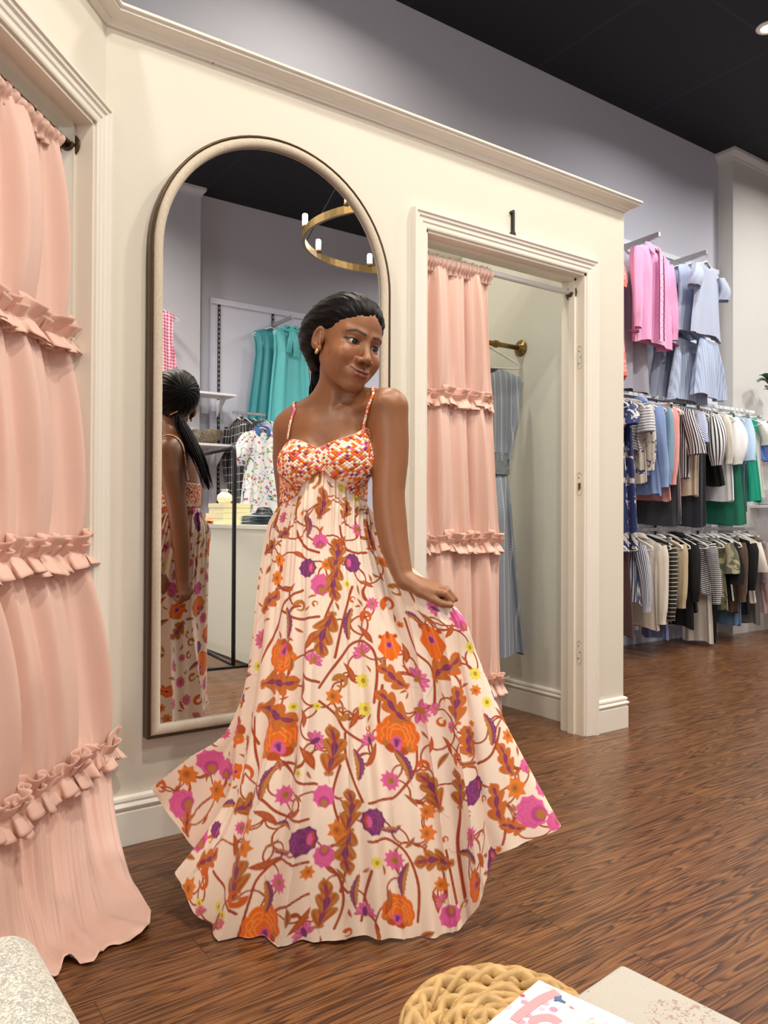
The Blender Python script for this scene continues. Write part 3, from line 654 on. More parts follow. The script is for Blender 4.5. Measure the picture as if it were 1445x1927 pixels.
wp(mb.build('ponytail', hair_m, smooth=True))
coral = mat('coral_elastic', 'e39a84', .7)
mb = MB(); tv = tie-T_[0]*.004; a = np.linspace(0, 2*math.pi, 28, endpoint=False)
mb.tube([tv+s_[0]*math.cos(x)*.0195+q_[0]*math.sin(x)*.0165 for x in a], .0024, 8, closed=True); o = wp(mb.build('hair_tie', coral)); o['label'] = 'thin coral elastic'
# earrings
gold = mat('pale_gold', 'd8b088', .25, metal=.8)
for s in (1, -1):
    mb = MB(); c = h2w((s*77, 1, -38)); mb.lathe([(.0008, .0065), (.0026, .005), (.0045, .001), (.0052, -.003), (.0045, -.0065), (.002, -.009), (.0005, -.0095)], 16, c, HR); wp(mb.build('earring', gold))
# ---------------------------------------------------------------- the floral dress
def hexs(*h): return [np.array(srgb(x)) for x in h]
ORG, RUST, OCH, PUR, PINK, YEL, CRM, VINE, LORG, MAG = hexs('ec6e12', 'bd4f1c', 'b97a34', '7a3372', 'e2639d', 'e9dc4e', 'f8e3cf', 'a8461f', 'f39a4c', 'c04a8a')
class Canvas:
    """cloth print drawn in the cloth's own metres (u around, v down)"""
    def __init__(s, W, H, res, base): s.W, s.H, s.res = W, H, res; s.im = np.tile(np.asarray(base, np.float32), (int(H/res), int(W/res), 1)); s.used = np.zeros(s.im.shape[:2], bool)
    def patch(s, u, v, R, sx, sy):
        i0 = int((v-R*sy)/s.res); i1 = int((v+R*sy)/s.res)+2; j0 = int((u-R*sx)/s.res); j1 = int((u+R*sx)/s.res)+2
        i0 = max(i0, 0); i1 = min(i1, s.im.shape[0])
        if i1 <= i0 or j1 <= j0: return None
        jj = np.arange(j0, j1); ii = np.arange(i0, i1); X = (jj[None, :]*s.res-u)/sx+0*ii[:, None]; Y = (ii[:, None]*s.res-v)/sy+0*jj[None, :]
        return ii, jj % s.im.shape[1], X, -Y
    def stamp(s, kind, u, v, size, ang=0.0, flip=1, sx=1.0, sy=1.0, seed=0):
        p = s.patch(u, v, size*1.25, sx, sy)
        if p is None: return
        ii, jj, X, Y = p; c, n = math.cos(-ang), math.sin(-ang); x = (X*c-Y*n)/size*flip; y = (X*n+Y*c)/size
        reg = s.im[np.ix_(ii, jj)]; us = s.used[np.ix_(ii, jj)]
        for m, col in MOTIF[kind](x, y, seed):
            m = np.clip(m, 0, 1)[..., None]; reg = reg*(1-m)+np.asarray(col)*m; us = us | (m[..., 0] > .3)
        s.im[np.ix_(ii, jj)] = reg; s.used[np.ix_(ii, jj)] = us
    def line(s, pts, w, col, sc, taper=False):
        P = catmull(np.array(pts), 14*len(pts)); n = len(P)
        for k in range(n-1):
            a, b = P[k], P[k+1]; sx, sy = sc(b); ww = w*(1-.6*k/n if taper else 1); L = math.hypot((b-a)[0]/sx, (b-a)[1]/sy)+ww*2
            p = s.patch((a[0]+b[0])/2, (a[1]+b[1])/2, L, sx, sy)
            if p is None: continue
            ii, jj, X, Y = p; bx, by = (b-a)[0]/sx/2, -(b-a)[1]/sy/2; l2 = bx*bx+by*by+1e-12
            t = np.clip((X*bx+Y*by)/l2, -1, 1); d = np.hypot(X-t*bx, Y-t*by); m = np.clip((ww-d)/.0009+.5, 0, 1)[..., None]
            reg = s.im[np.ix_(ii, jj)]; s.im[np.ix_(ii, jj)] = reg*(1-m)+np.asarray(col)*m; us = s.used[np.ix_(ii, jj)]; s.used[np.ix_(ii, jj)] = us | (m[..., 0] > .3)
    def sample(s, u, v):
        h, w_ = s.im.shape[:2]; x = (u/s.res) % w_; y = np.clip(v/s.res, 0, h-1.001); x0 = x.astype(int) % w_; y0 = y.astype(int); fx = (x-np.floor(x))[:, None]; fy = (y-y0)[:, None]
        x1 = (x0+1) % w_; y1 = np.minimum(y0+1, h-1); I = s.im
        return (I[y0, x0]*(1-fx)+I[y0, x1]*fx)*(1-fy)+(I[y1, x0]*(1-fx)+I[y1, x1]*fx)*fy
def E_(d, s_=.045): return d/s_+.5      # soft edge
def m_carn(x, y, sd):      # scalloped orange bloom with a purple heart in a curled calyx
    r = np.hypot(x, y); th = np.arctan2(x, y); out = []
    R = .88+.09*np.abs(np.cos(th*4.5))-.35*np.clip(np.abs(th)-2.0, 0, 2)
    out.append((E_(R-r), ORG))
    for k, q in enumerate((.72, .52, .34)):
        Rk = q*(.86+.16*np.abs(np.cos(th*(4.5-k)+k))); out.append((E_(.035-np.abs(r-Rk), .03)*(np.abs(th) < 2.2)*.75, LORG))
    out.append((E_(.02-np.abs(np.sin(th*4.5+1.57))*r*.25, .03)*(r > .35)*(r < R)*.35, LORG))
    for s_ in (-1, 1): out.append((E_(.20-np.hypot((x-s_*.25)*.75, (y+.62)*1.1-.15*np.abs(x))), RUST)); out.append((E_(.12-np.hypot(x-s_*.52, y+.42)), OCH))
    out.append((E_(.24-np.hypot(x, (y+.30)*.8)-.05*np.sin(6*th)), PINK)); out.append((E_(.17-np.hypot(x, (y+.28)*.7)-.07*np.abs(np.sin(5*th))), PUR)); return out
def m_tulip(x, y, sd):
    w = .62*np.sqrt(np.clip(1-((y+.05)/.85)**2, 0, 1))*(1+.15*np.cos(y*7)); d = w-np.abs(x)
    tip = .12*np.cos(x*14)+.78-y; return [(E_(np.minimum(d, tip)), ORG), (E_(.03-np.abs(np.abs(x)-.25-.1*y), .03)*(d > .08)*.6, LORG), (E_(.2-np.hypot(x, y+.2)), PINK), (E_(.13-np.hypot(x, (y+.2)*.8)), PUR),
                                              (E_(.14-np.hypot((x-.48), y+.72)*1.1), RUST), (E_(.14-np.hypot((x+.48), y+.72)*1.1), RUST), (E_(.10-np.abs(x)-.2*np.clip(y+.7, 0, 1)+.0*y)*(y < -.6)*(y > -1), RUST)]
def m_acan(x, y, sd):      # jagged leaf spray, purple along the vein
    t = np.clip((y+1)/2, 0, 1); cx = .14*np.sin(y*2.6+sd); X = x-cx
    w = (.56*np.sin(np.pi*np.clip(t*.93+.05, 0, 1))**.7)*(.42+.58*np.abs(np.cos(y*5.2-np.abs(X)*3.4))**.7); d = np.minimum(w-np.abs(X), (1-np.abs(y))*.8)
    v = .15*np.sin(np.pi*t)*(.25+.75*np.abs(np.cos(y*5.2-np.abs(X)*4)))
    C = OCH if sd % 2 else np.array(srgb('d56a22'))
    return [(E_(d), C), (E_(d-.05)*.4*(np.sin(np.abs(X)*22-y*16) > .3), RUST if sd % 2 else OCH), (E_(v-np.abs(X))*(y < .75), PUR), (E_(.022-np.abs(X), .03)*(np.abs(y) < .9), VINE)]
def m_pais(x, y, sd):      # half purple, half ochre leaf
    b = .30*(1-y*y); X = x-.22*(1-y*y)*np.cos(y); w = .27*np.sqrt(np.clip(1-np.abs(y)**1.7, 0, 1)); w2 = w*(1+.10*np.cos(y*22)); d = w2-np.abs(X)
    return [(E_(d), OCH), (E_(np.minimum(d, X)), PUR), (E_(.02-np.abs(X), .03)*(d > 0), RUST), (E_(.02-np.abs(np.abs(X)-.13), .03)*(d > .03)*.3*(np.sin(y*40) > 0), CRM)]
def m_leaf(x, y, sd):
    X = x-.16*(1-y*y); w = .26*(1-y*y)*(1-.25*y); d = w-np.abs(X); C = OCH if sd % 3 else RUST
    return [(E_(d), C), (E_(np.minimum(d-.05, .07-np.abs(X)))*(np.abs(y) < .6), OCH if sd % 3 == 0 else VINE), (E_(.02-np.abs(X), .03)*(d > 0), PUR if sd % 2 else VINE)]
def m_daisy(x, y, sd):
    r = np.hypot(x, y); th = np.arctan2(y, x); R = .93-.26*np.abs(np.sin(th*5+sd)); return [(E_(R-r), PINK), (E_(.05-np.abs(np.sin(th*5+sd+1.57))*r*.4, .04)*(r > .35)*(r < R)*.4, MAG), (E_(.30-r), OCH), (E_(.16-np.hypot(x-.05, y)), np.array(srgb('8f7a30')))]
def m_peony(x, y, sd):
    r = np.hypot(x, y); th = np.arctan2(y, x); R = .90-.10*np.abs(np.sin(th*5)); half = x+.25*np.cos(y*3)
    return [(E_(R-r), PUR), (E_(.035-np.abs(r-.55-.08*np.cos(th*8)), .03)*.5, MAG), (E_(.035-np.abs(r-.30-.06*np.cos(th*6)), .03)*.5, MAG), (E_(np.minimum(R*.8-r, half-.55)), RUST), (E_(np.minimum(R*.62-r, half-.42))*.8, PINK)]
def m_pinkp(x, y, sd):
    r = np.hypot(x, y); th = np.arctan2(y, x); R = .92-.12*np.abs(np.sin(th*4.5)); return [(E_(R-r), PINK), (E_(.03-np.abs(r-.6-.08*np.cos(th*7)), .03)*.5, MAG), (E_(np.minimum(.42-np.hypot(x, y+.4), 1)), MAG), (E_(.25-np.hypot(x, y+.5)), OCH)]
def m_lotus(x, y, sd):
    out = []
    for k in range(7):
        a = -1.5+k*.5; c, s_ = math.cos(a), math.sin(a); X = x*c-y*s_; Y = x*s_+y*c; out.append((E_(.18-np.hypot(X, (Y-.5)*.42)), PINK if k % 2 else np.array(srgb('d0508c')))); out.append((E_(.02-np.abs(X), .03)*(Y > .2)*(Y < .8)*.4, CRM))
    out.append((E_(.26-np.hypot(x*1.2, (y-.1)*.62)), PUR if sd % 2 else OCH)); return out
def m_yel(x, y, sd):
    r = np.hypot(x, y); th = np.arctan2(y, x); R = .9-.22*np.abs(np.sin(th*4)); return [(E_(R-r), YEL), (E_(.28-r), OCH), (E_(.16-r), np.array(srgb('b9a52c')))]
def m_star(x, y, sd):
    r = np.hypot(x, y); th = np.arctan2(y, x); R = .9-.28*np.abs(np.sin(th*3.5+sd)); return [(E_(R-r), np.array(srgb('e57c22'))), (E_(.035-np.abs(r-.5), .03)*.4, LORG), (E_(.32-np.hypot(x+.1, y)), OCH), (E_(.16-np.hypot(x+.1, y)), RUST)]
def m_swirl(x, y, sd):
    r = np.hypot(x, y); th = np.arctan2(y, x); t = (th+np.pi)/(2*np.pi); w = .05+.30*t; d = w-np.abs(r-.55); return [(E_(np.minimum(d, .45*0+np.where(t > .12, 1, -1))), np.array(srgb('d8641f')) if sd % 2 else OCH), (E_(.03-np.abs(r-.55-.05), .03)*(t > .2)*.5, RUST)]
MOTIF = dict(carn=m_carn, tulip=m_tulip, acan=m_acan, pais=m_pais, leaf=m_leaf, daisy=m_daisy, peony=m_peony, pinkp=m_pinkp, lotus=m_lotus, yel=m_yel, star=m_star, swirl=m_swirl)

# --- bodice: follows the body, woven from narrow cloth ribbons
frw = np.stack([cR0, -np.array([math.sin(_y), math.cos(_y), 0]), [0, 0, 1.0]], 0)        # rows: image right, to camera, up
def ring_dir(th): return np.sin(th)[:, None]*frw[0]+np.cos(th)[:, None]*frw[1]
def body_surface(th, z, off):
    """outermost point of the armless torso seen from its axis, pushed out by off"""
    d = ring_dir(th); cx = np.stack([np.full_like(z, tz[0]), np.full_like(z, tz[1]), z], 1)+(frw[0]*(.004)+frw[1]*(-.012)); r = np.full(len(th), .24)
    for _ in range(40): r = np.maximum(r-np.clip(body_sdf(cx+d*r[:, None], True)-off, -.02, .03)*.8, .03)
    return cx+d*r[:, None]
pi = math.pi
T_top = ([-180, -130, -95, -78, -60, -47, -30, -18, -7, 5, 20, 35, 50, 64, 80, 97, 130, 180], [1.175, 1.18, 1.185, 1.20, 1.235, 1.253, 1.247, 1.236, 1.226, 1.236, 1.25, 1.262, 1.283, 1.262, 1.22, 1.195, 1.18, 1.175])
T_bot = ([-180, -100, -70, -45, -25, -5, 15, 35, 60, 90, 180], [1.085, 1.083, 1.088, 1.105, 1.135, 1.166, 1.147, 1.118, 1.097, 1.088, 1.085])
def ztop(th): return np.interp(np.degrees(th), *T_top)
def zbot(th): return np.interp(np.degrees(th), *T_bot)
NB, MBd = 520, 150
th_ = np.linspace(-pi, pi, NB, endpoint=False); f_ = np.linspace(0, 1, MBd)
TH_, FF = np.meshgrid(th_, f_); ZZ = ztop(TH_)*(1-FF)+zbot(TH_)*FF
BP = body_surface(TH_.ravel(), ZZ.ravel(), .0055)
uu = TH_.ravel()*.125; vv = -ZZ.ravel()
def weave(u, v, pitch=.0072):
    """diagonal basket weave: height and a ribbon id"""
    a = (u+v*1.0)/pitch/1.2; b = (u-v*1.0)/pitch/1.2; ia, ib = np.floor(a).astype(int), np.floor(b).astype(int); fa, fb = a-ia-.5, b-ib-.5
    over = ((ia+ib) % 2 == 0); w = np.where(over, np.abs(fa), np.abs(fb)); l = np.where(over, np.abs(fb), np.abs(fa))
    h = (1-(w*2)**4)*(1-.6*(l*1.9)**2); idd = np.where(over, ia*7919+(ib//1)*104729, ib*15485863+(ia//1)*32452843+13)
    return h, idd, w
wh, wid, ww = weave(uu, vv)
rr = np.random.default_rng(3).random(4096)[np.abs(wid*2654435761) % 4096]
pal = np.array([CRM, CRM, CRM*.96, ORG, np.array(srgb('d9622a')), ORG, RUST, np.array(srgb('f0b58d')), PINK, OCH, CRM, ORG, LORG, CRM, CRM, RUST, ORG, PUR, CRM]); wc = pal[(rr*len(pal)).astype(int)]
out_ = ring_dir(TH_.ravel()); BP = BP+out_*(wh*.0030)[:, None]
dress_m = vcmat('printed_crepe', .75, .35, 260, sheen=.15, trans=.10, stretch=(1, 1, 3.0))
weave_m = vcmat('woven_ribbon', .7, .1, 300, sheen=.1)

# --- skirt: sixteen measured columns round the body, spun outwards
COLS = [  # each: places at the rows below the waist, last one on the hem
 [(505,1000,2.14),(487,1110,2.12),(474,1230,2.10),(447,1370,2.09),(424,1500,2.05),(331,1642,2.00)],
 [(530,1010,2.09),(518,1110,2.06),(506,1230,2.03),(488,1370,2.00),(448,1540,1.96),(383,1744,1.92)],
 [(562,1010,2.04),(556,1110,2.01),(550,1230,1.98),(535,1370,1.95),(512,1550,1.91),(468,1780,1.886)],
 [(600,1005,2.02),(598,1110,1.985),(596,1230,1.95),(594,1370,1.925),(590,1550,1.89),(570,1779,1.872)],
 [(640,1005,2.03),(645,1110,1.99),(650,1230,1.96),(658,1370,1.93),(668,1550,1.89),(680,1767,1.875)],
 [(675,1008,2.06),(690,1110,2.02),(705,1230,1.985),(722,1370,1.955),(745,1550,1.915),(772,1769,1.885)],
 [(704,1012,2.09),(738,1105,2.05),(768,1230,2.00),(792,1370,1.975),(822,1550,1.94),(850,1756,1.91)],
 [(720,1018,2.11),(786,1128,1.985),(822,1240,1.955),(848,1370,1.935),(878,1540,1.905),(900,1706,1.895)],
 [(727,1025,2.135),(843,1142,1.955),(868,1240,1.935),(893,1370,1.91),(915,1500,1.89),(936,1612,1.88)],
 [(729,1030,2.16),(857,1146,1.975),(902,1240,1.965),(950,1350,1.945),(1003,1455,1.925),(1055,1556,1.905)],
 [(722,1030,2.21),(812,1150,2.07),(850,1260,2.04),(895,1370,2.02),(930,1450,2.00),(965,1520,1.985)],
 [(675,1015,2.26),(688,1120,2.24),(705,1240,2.22),(718,1370,2.20),(728,1480,2.19),(738,1570,2.18)],
 [(615,1010,2.27),(612,1120,2.26),(604,1240,2.25),(600,1370,2.27),(596,1480,2.28),(592,1570,2.28)],
 [(562,1005,2.25),(556,1120,2.215),(550,1240,2.21),(525,1380,2.23),(505,1460,2.24),(485,1530,2.25)],
 [(525,1000,2.205),(508,1110,2.18),(492,1230,2.175),(440,1375,2.19),(362,1424,2.21),(288,1482,2.23)],
 [(509,1000,2.165),(490,1110,2.145),(477,1230,2.13),(449,1370,2.125),(424,1490,2.12),(366,1602,2.10)]]
K_ = len(COLS); HOME = at(610, 900, 2.14)
ctrl = np.array([[at(*p) for p in c] for c in COLS])           # (16, 6, 3)
QUAL = globals().get('QUAL', 1.0)
NU, NV = int(1150*QUAL), int(600*QUAL)
uc = np.linspace(0, K_, NU, endpoint=False)
ring = catmull(ctrl, NU, closed=True)                          # (NU, 6, 3)
ang = np.unwrap(np.arctan2((ring[:, 0]-HOME)@frw[0], (ring[:, 0]-HOME)@frw[1]))
ang = np.mod(ang+pi, 2*pi)-pi
zb = zbot(ang)+.004
top = body_surface(ang, zb, .0050); t1 = body_surface(ang, zb-.018, .0105)
hips = (top*.45+ring[:, 0]*.55)*np.array([1, 1, 0])+np.array([0, 0, 1])*(top[:, 2:]*.5+ring[:, 0, 2:]*.5)
rows = np.stack([top, t1, hips]+[ring[:, k] for k in range(6)], 0)                  # (9, NU, 3)
# even out along the length
seg = np.linalg.norm(np.diff(rows, axis=0), axis=2).mean(1); kn = np.concatenate([[0], np.cumsum(seg)]); kn /= kn[-1]
from_t = np.linspace(0, 1, NV); tpar = np.interp(from_t, kn, np.arange(9))
ii_ = np.minimum(tpar.astype(int), 7); ff_ = (tpar-ii_)[:, None, None]
g_ = lambda k: rows[np.clip(k, 0, 8)]
p0, p1, p2, p3 = g_(ii_-1), g_(ii_), g_(ii_+1), g_(ii_+2)
S0 = 0.5*(2*p1+(-p0+p2)*ff_+(2*p0-5*p1+4*p2-p3)*ff_**2+(-p0+3*p1-3*p2+p3)*ff_**3)
def normals(S):
    du = np.roll(S, -1, 1)-np.roll(S, 1, 1); dv = np.gradient(S, axis=0); n = np.cross(du, dv); n /= np.linalg.norm(n, axis=2)[..., None]+1e-12
    return -n if ((n*(S-S.mean((0, 1)))).sum(2).mean() < 0) else n
Nn = normals(S0)
U_ = (uc/K_)[None, :]; V_ = from_t[:, None]
def fold(k, ph, sh=0.0): return np.sin(2*pi*(k*U_+ph+sh*V_))
# gathers fan out from the seam and melt into long soft folds
gath = (.55*fold(58, .1)+.35*fold(83, .4)+.3*fold(37, .7))*.0060*np.exp(-V_*4.5)*np.clip(V_*30, 0, 1)
soft = (.6*fold(17, .2, .35)+.5*fold(11, .55, -.3)+.45*fold(26, .9, .2))*.0125*np.clip(V_*1.5, 0, 1)**1.2
hemw = (fold(23, .3)+.6*fold(41, .15))*.0045*np.clip((V_-.86)/.14, 0, 1)**2
sharp = -np.abs(fold(7, .12, .25))**.6*.020*np.clip((V_-.15)*1.6, 0, 1)
D_ = gath+soft+hemw+sharp+.006*np.clip((V_-.2)*2, 0, 1)
# keep the two held places and the blowing corners calm
cu = uc/K_*16
calm = 1-.75*np.exp(-((cu-9)/1.0)**2)[None, :]*np.clip(V_*2.2, 0, 1)
S1 = S0+Nn*(D_*calm)[..., None]
S1[-1] = S1[-1]; 
S1[..., 2] = np.maximum(S1[..., 2], .006)
# cloth coordinates: across = mean girth, down = length
girth = np.linalg.norm(np.roll(S0, -1, 1)-S0, axis=2); WG = float(girth[int(NV*.72)].sum()); LG = float(np.linalg.norm(np.diff(S0, axis=0), axis=2).sum(0).mean())
gu = np.cumsum(girth[int(NV*.72)])-girth[int(NV*.72)][0]; UU = np.tile(gu[None, :], (NV, 1)); VV = np.tile((from_t*LG)[:, None], (1, NU))
px_, py_, pd_ = proj(S0.reshape(-1, 3)); px_, py_, pd_ = [q.reshape(NV, NU) for q in (px_, py_, pd_)]
facing = ((S0-cC)*Nn).sum(2) < 0
Psu = np.gradient(S0, axis=1); Psu = np.linalg.norm(Psu, axis=2)/np.maximum(np.gradient(gu)[None, :], 1e-6); Psv = np.linalg.norm(np.gradient(S0, axis=0), axis=2)/(LG/(NV-1))
_k = int(NU*.022); _w = np.hanning(2*_k+1); _w /= _w.sum(); Psu = np.stack([np.convolve(np.concatenate([r[-_k:], r, r[:_k]]), _w, 'valid') for r in Psu])
cv = Canvas(WG, LG, .0012, CRM)
def find(px, py):
    d = (px_-px)**2+(py_-py)**2+np.where(facing, 0, 4e3)+np.maximum(pd_-1.8, 0)*300
    i, j = divmod(int(np.argmin(d)), NU); return i, j
def scl(i, j): return 1/max(Psu[i, j], .6), 1/max(Psv[i, j], .6)
def scuv(uv): i = int(np.clip(uv[1]/LG*(NV-1), 0, NV-1)); j = int(np.clip(np.searchsorted(gu, uv[0] % WG), 0, NU-1)); return scl(i, j)
def put(kind, px, py, r, ang=0, flip=1, seed=0):
    i, j = find(px, py); sx, sy = scl(i, j); cv.stamp(kind, UU[i, j], VV[i, j], 1.13*r*pd_[i, j]/1450, math.radians(ang), flip, sx, sy, seed)
def vine(pts, w=.0033, col=VINE, taper=False):
    q = []
    for (x, y) in pts:
        i, j = find(x, y); q.append([UU[i, j], VV[i, j]])
    q = np.array(q)
    if np.abs(np.diff(q[:, 0])).max() > WG*.3: return
    cv.line(q, w, col, scuv, taper)
VINES = [[(492,1247),(507,1210),(520,1177),(535,1132),(567,1110)],[(599,1295),(625,1260),(656,1218),(682,1206),(704,1225),(711,1266),(707,1323)],[(631,1237),(644,1171),(663,1104)],[(592,1222),(570,1235),(567,1256),(577,1275),(599,1285)],
 [(599,1320),(631,1345),(650,1375),(690,1400)],[(480,1350),(475,1423),(483,1480),(495,1507),(527,1539),(579,1542)],[(527,1434),(550,1466),(594,1478)],[(649,1379),(652,1431),(684,1510)],[(443,1771),(466,1699),(483,1655),(521,1623),(579,1626)],
 [(501,1737),(527,1707),(579,1687)],[(608,1629),(637,1655),(646,1699),(629,1751)],[(785,1405),(782,1447),(749,1497),(694,1511)],[(694,1585),(735,1583),(771,1613),(791,1669),(790,1740)],[(857,1470),(857,1544),(857,1599),(871,1696)],
 [(758,1164),(778,1218),(809,1260),(815,1330)],[(940,1370),(925,1418),(900,1440)],[(560,1000),(575,1030),(600,1040)],[(640,990),(655,1035),(690,1040)],[(630,1120),(612,1160),(600,1200)],[(475,1290),(470,1340),(480,1400)],[(720,1290),(715,1350),(726,1400)],
 [(640,1440),(625,1500),(640,1560)],[(700,1640),(688,1690),(680,1740)],[(350,1560),(370,1520),(395,1500)],[(940,1500),(950,1560),(945,1590)],[(398,1640),(420,1690),(445,1720)],[(840,1600),(850,1650),(860,1700)],[(530,1150),(560,1165),(600,1160)],[(660,1600),(650,1640),(640,1680)]]
for q in VINES: vine(q)
PUTS = """carn 529 1234 31 150
carn 520 1392 40 20
carn 749 1385 38 -15
carn 487 1756 38 35
carn 893 1672 28 100
carn 752 1722 32 -20
tulip 812 1212 36 180
tulip 733 1220 28 180
peony 578 1069 19 0
peony 664 1059 19 0 -1
peony 570 1582 28 0
peony 705 1547 26 0 -1
peony 893 1488 22 0
pinkp 604 1100 21 0
pinkp 602 1018 15 0
pinkp 867 1168 24 20
pinkp 1001 1530 32 60
pinkp 1046 1547 18 70
pinkp 393 1431 27 40
pinkp 335 1513 28 130
pinkp 422 1446 20 40
pinkp 608 1500 22 0
pinkp 608 1615 22 180
pinkp 992 1440 15 0
daisy 528 1498 20 0
daisy 520 1667 20 0
daisy 737 1469 19 0
daisy 745 1621 20 0
daisy 886 1577 21 0
daisy 672 996 13 0
daisy 701 1136 13 0
lotus 684 1230 20 30
lotus 588 1245 18 -30
lotus 784 1279 24 -60
lotus 787 1338 24 -110
lotus 590 1396 20 -60 1 1
lotus 571 1765 22 30 1 1
lotus 688 1725 20 0 1 1
lotus 697 1396 18 20 1 1
lotus 819 1336 13 60
yel 684 1281 15 0
yel 688 1333 15 0
yel 884 1218 13 0
yel 894 1268 13 0
yel 420 1722 10 0
yel 373 1700 9 0
yel 596 1330 8 0
star 628 1311 17 0
star 466 1553 17 0
star 460 1595 20 0
star 805 1530 17 0
star 806 1569 18 0
star 635 1565 22 0
star 717 1056 13 0
star 526 1053 14 0
star 521 1088 15 0
star 971 1483 22 0
star 350 1457 22 0
star 408 1487 21 0
star 832 1668 15 0
star 615 1062 13 0
star 350 1675 20 0
acan 632 1043 30 0 1 1
acan 631 1097 30 180 1 1
acan 612 1193 40 170 1 1
acan 505 1132 30 -50 1 0
acan 535 1002 22 -40 1 1
acan 508 1027 20 -30 1 1
acan 695 1011 22 20 1 1
acan 522 1285 40 -80 1 0
acan 516 1343 44 -100 1 0
acan 739 1273 30 60 1 0
acan 838 1257 40 -50 1 0
acan 860 1325 32 0 1 0
acan 739 1330 36 50 1 0
acan 457 1510 34 -35 1 1
acan 623 1411 42 0 1 1
acan 658 1524 36 0 1 1
acan 655 1603 38 180 1 1
acan 443 1643 42 25 1 1
acan 608 1707 42 0 1 1
acan 388 1617 30 -20 1 0
acan 810 1488 36 30 1 1
acan 857 1488 34 0 1 1
acan 818 1624 34 90 1 1
acan 951 1430 30 15 1 0
acan 935 1511 34 10 1 0
acan 964 1556 24 70 1 0
acan 880 1395 26 10 1 0
acan 350 1550 22 60 1 0
acan 560 950 22 10 1 1
acan 606 950 24 0 1 1
acan 650 960 22 0 1 1
pais 539 1171 26 10
pais 660 1174 27 -10 -1
pais 777 1164 22 80
pais 504 1472 28 -15 -1
pais 759 1439 27 20
pais 493 1696 28 10
pais 766 1657 28 -20 -1
pais 877 1621 26 50
pais 918 1372 27 0
pais 527 1559 18 80
pais 527 1606 18 100 -1
pais 738 1560 18 -80
pais 672 1440 26 5
pais 673 1680 26 -10 -1
pais 577 990 20 0
pais 690 960 14 -60
leaf 580 1206 20 -35 1 0
leaf 687 1193 20 40 1 3
leaf 567 1292 22 0 1 3
leaf 657 1266 20 30 1 0
leaf 666 1352 20 -30 1 0
leaf 496 1539 24 60 1 3
leaf 493 1626 26 -70 1 3
leaf 550 1530 18 -60 1 3
leaf 774 1508 14 45 1 1
leaf 774 1588 14 -45 1 1
leaf 562 1737 26 -40 1 0
leaf 540 1725 18 5 1 1
leaf 730 1700 22 -20 1 0
leaf 550 1440 20 -10 1 1
leaf 577 1425 24 30 1 0
leaf 730 1690 16 0 1 1
leaf 700 1420 24 -35 1 0
leaf 546 1105 14 -60 1 0
leaf 690 1100 14 60 1 0
leaf 560 1045 16 70 1 0
leaf 545 1250 14 0 1 1
leaf 572 1350 16 10 1 3
leaf 810 1400 16 -20 1 0
leaf 835 1405 16 20 1 0
leaf 520 975 16 0 1 1
leaf 640 1015 14 -60 1 0
leaf 905 1620 20 20 1 0
leaf 880 1440 16 70 1 1
leaf 945 1350 20 20 1 0
leaf 560 1500 12 60 1 1
leaf 505 1590 12 -60 1 1
leaf 760 1230 18 0 1 0
leaf 800 1165 20 60 1 1
leaf 845 1185 16 -30 1 0
leaf 430 1590 18 20 1 0
leaf 400 1740 20 -20 1 0
leaf 640 1650 14 40 1 1
leaf 710 1760 14 0 1 0
leaf 820 1700 20 10 1 0
swirl 641 1282 16 0
swirl 644 1342 16 180
swirl 460 1455 20 90 1 1
swirl 446 1690 20 200 1 1
swirl 379 1655 19 0 1 1
swirl 860 1430 15 60 1 1
swirl 797 1443 13 0 1 1
swirl 562 1140 13 0
swirl 690 1160 14 60 1 1
swirl 300 1480 14 60 1 1
lotus 420 1740 12 60
lotus 373 1720 12 60
lotus 850 1370 12 60
lotus 835 1700 14 60"""
items = []
for l in PUTS.split('\n'):
    q = l.split(); i, j = find(float(q[1]), float(q[2])); sx, sy = scl(i, j)
    items.append([q[0], UU[i, j], VV[i, j], 1.13*float(q[3])*pd_[i, j]/1450, math.radians(float(q[4])), int(q[5]) if len(q) > 5 else 1, int(q[6]) if len(q) > 6 else 0, sx, sy])
# stems run from bloom to neighbouring bloom
pu = np.array([[it[1], it[2]] for it in items]); rv = random.Random(9)
for n_, it in enumerate(items):
    d = np.hypot((np.mod(pu[:, 0]-it[1]+WG/2, WG)-WG/2)/it[7], (pu[:, 1]-it[2])/it[8]); d[n_] = 9
    for m_ in np.argsort(d)[:2]:
        if d[m_] > .17 or d[m_] < .02: continue
        du = np.mod(pu[m_, 0]-it[1]+WG/2, WG)-WG/2; a_ = np.array([it[1], it[2]]); b_2 = np.array([it[1]+du, pu[m_, 1]]); mid = (a_+b_2)/2; nr = np.array([-(b_2-a_)[1]*it[7]/it[8], (b_2-a_)[0]*it[8]/it[7]]); k2 = rv.choice((-1, 1))*rv.uniform(.18, .38)
        cv.line([a_, a_*.7+b_2*.3+nr*k2*.8, a_*.3+b_2*.7+nr*k2*.8, b_2], .0021, VINE, scuv)
        if d[m_] > .07: cv.stamp('leaf', *(mid+nr*k2*1.05), .013, rv.uniform(0, 6.28), 1, it[7], it[8], rv.choice((0, 1)))
for it in items: cv.stamp(it[0], it[1], it[2], it[3], it[4], it[5], it[7], it[8], it[6])
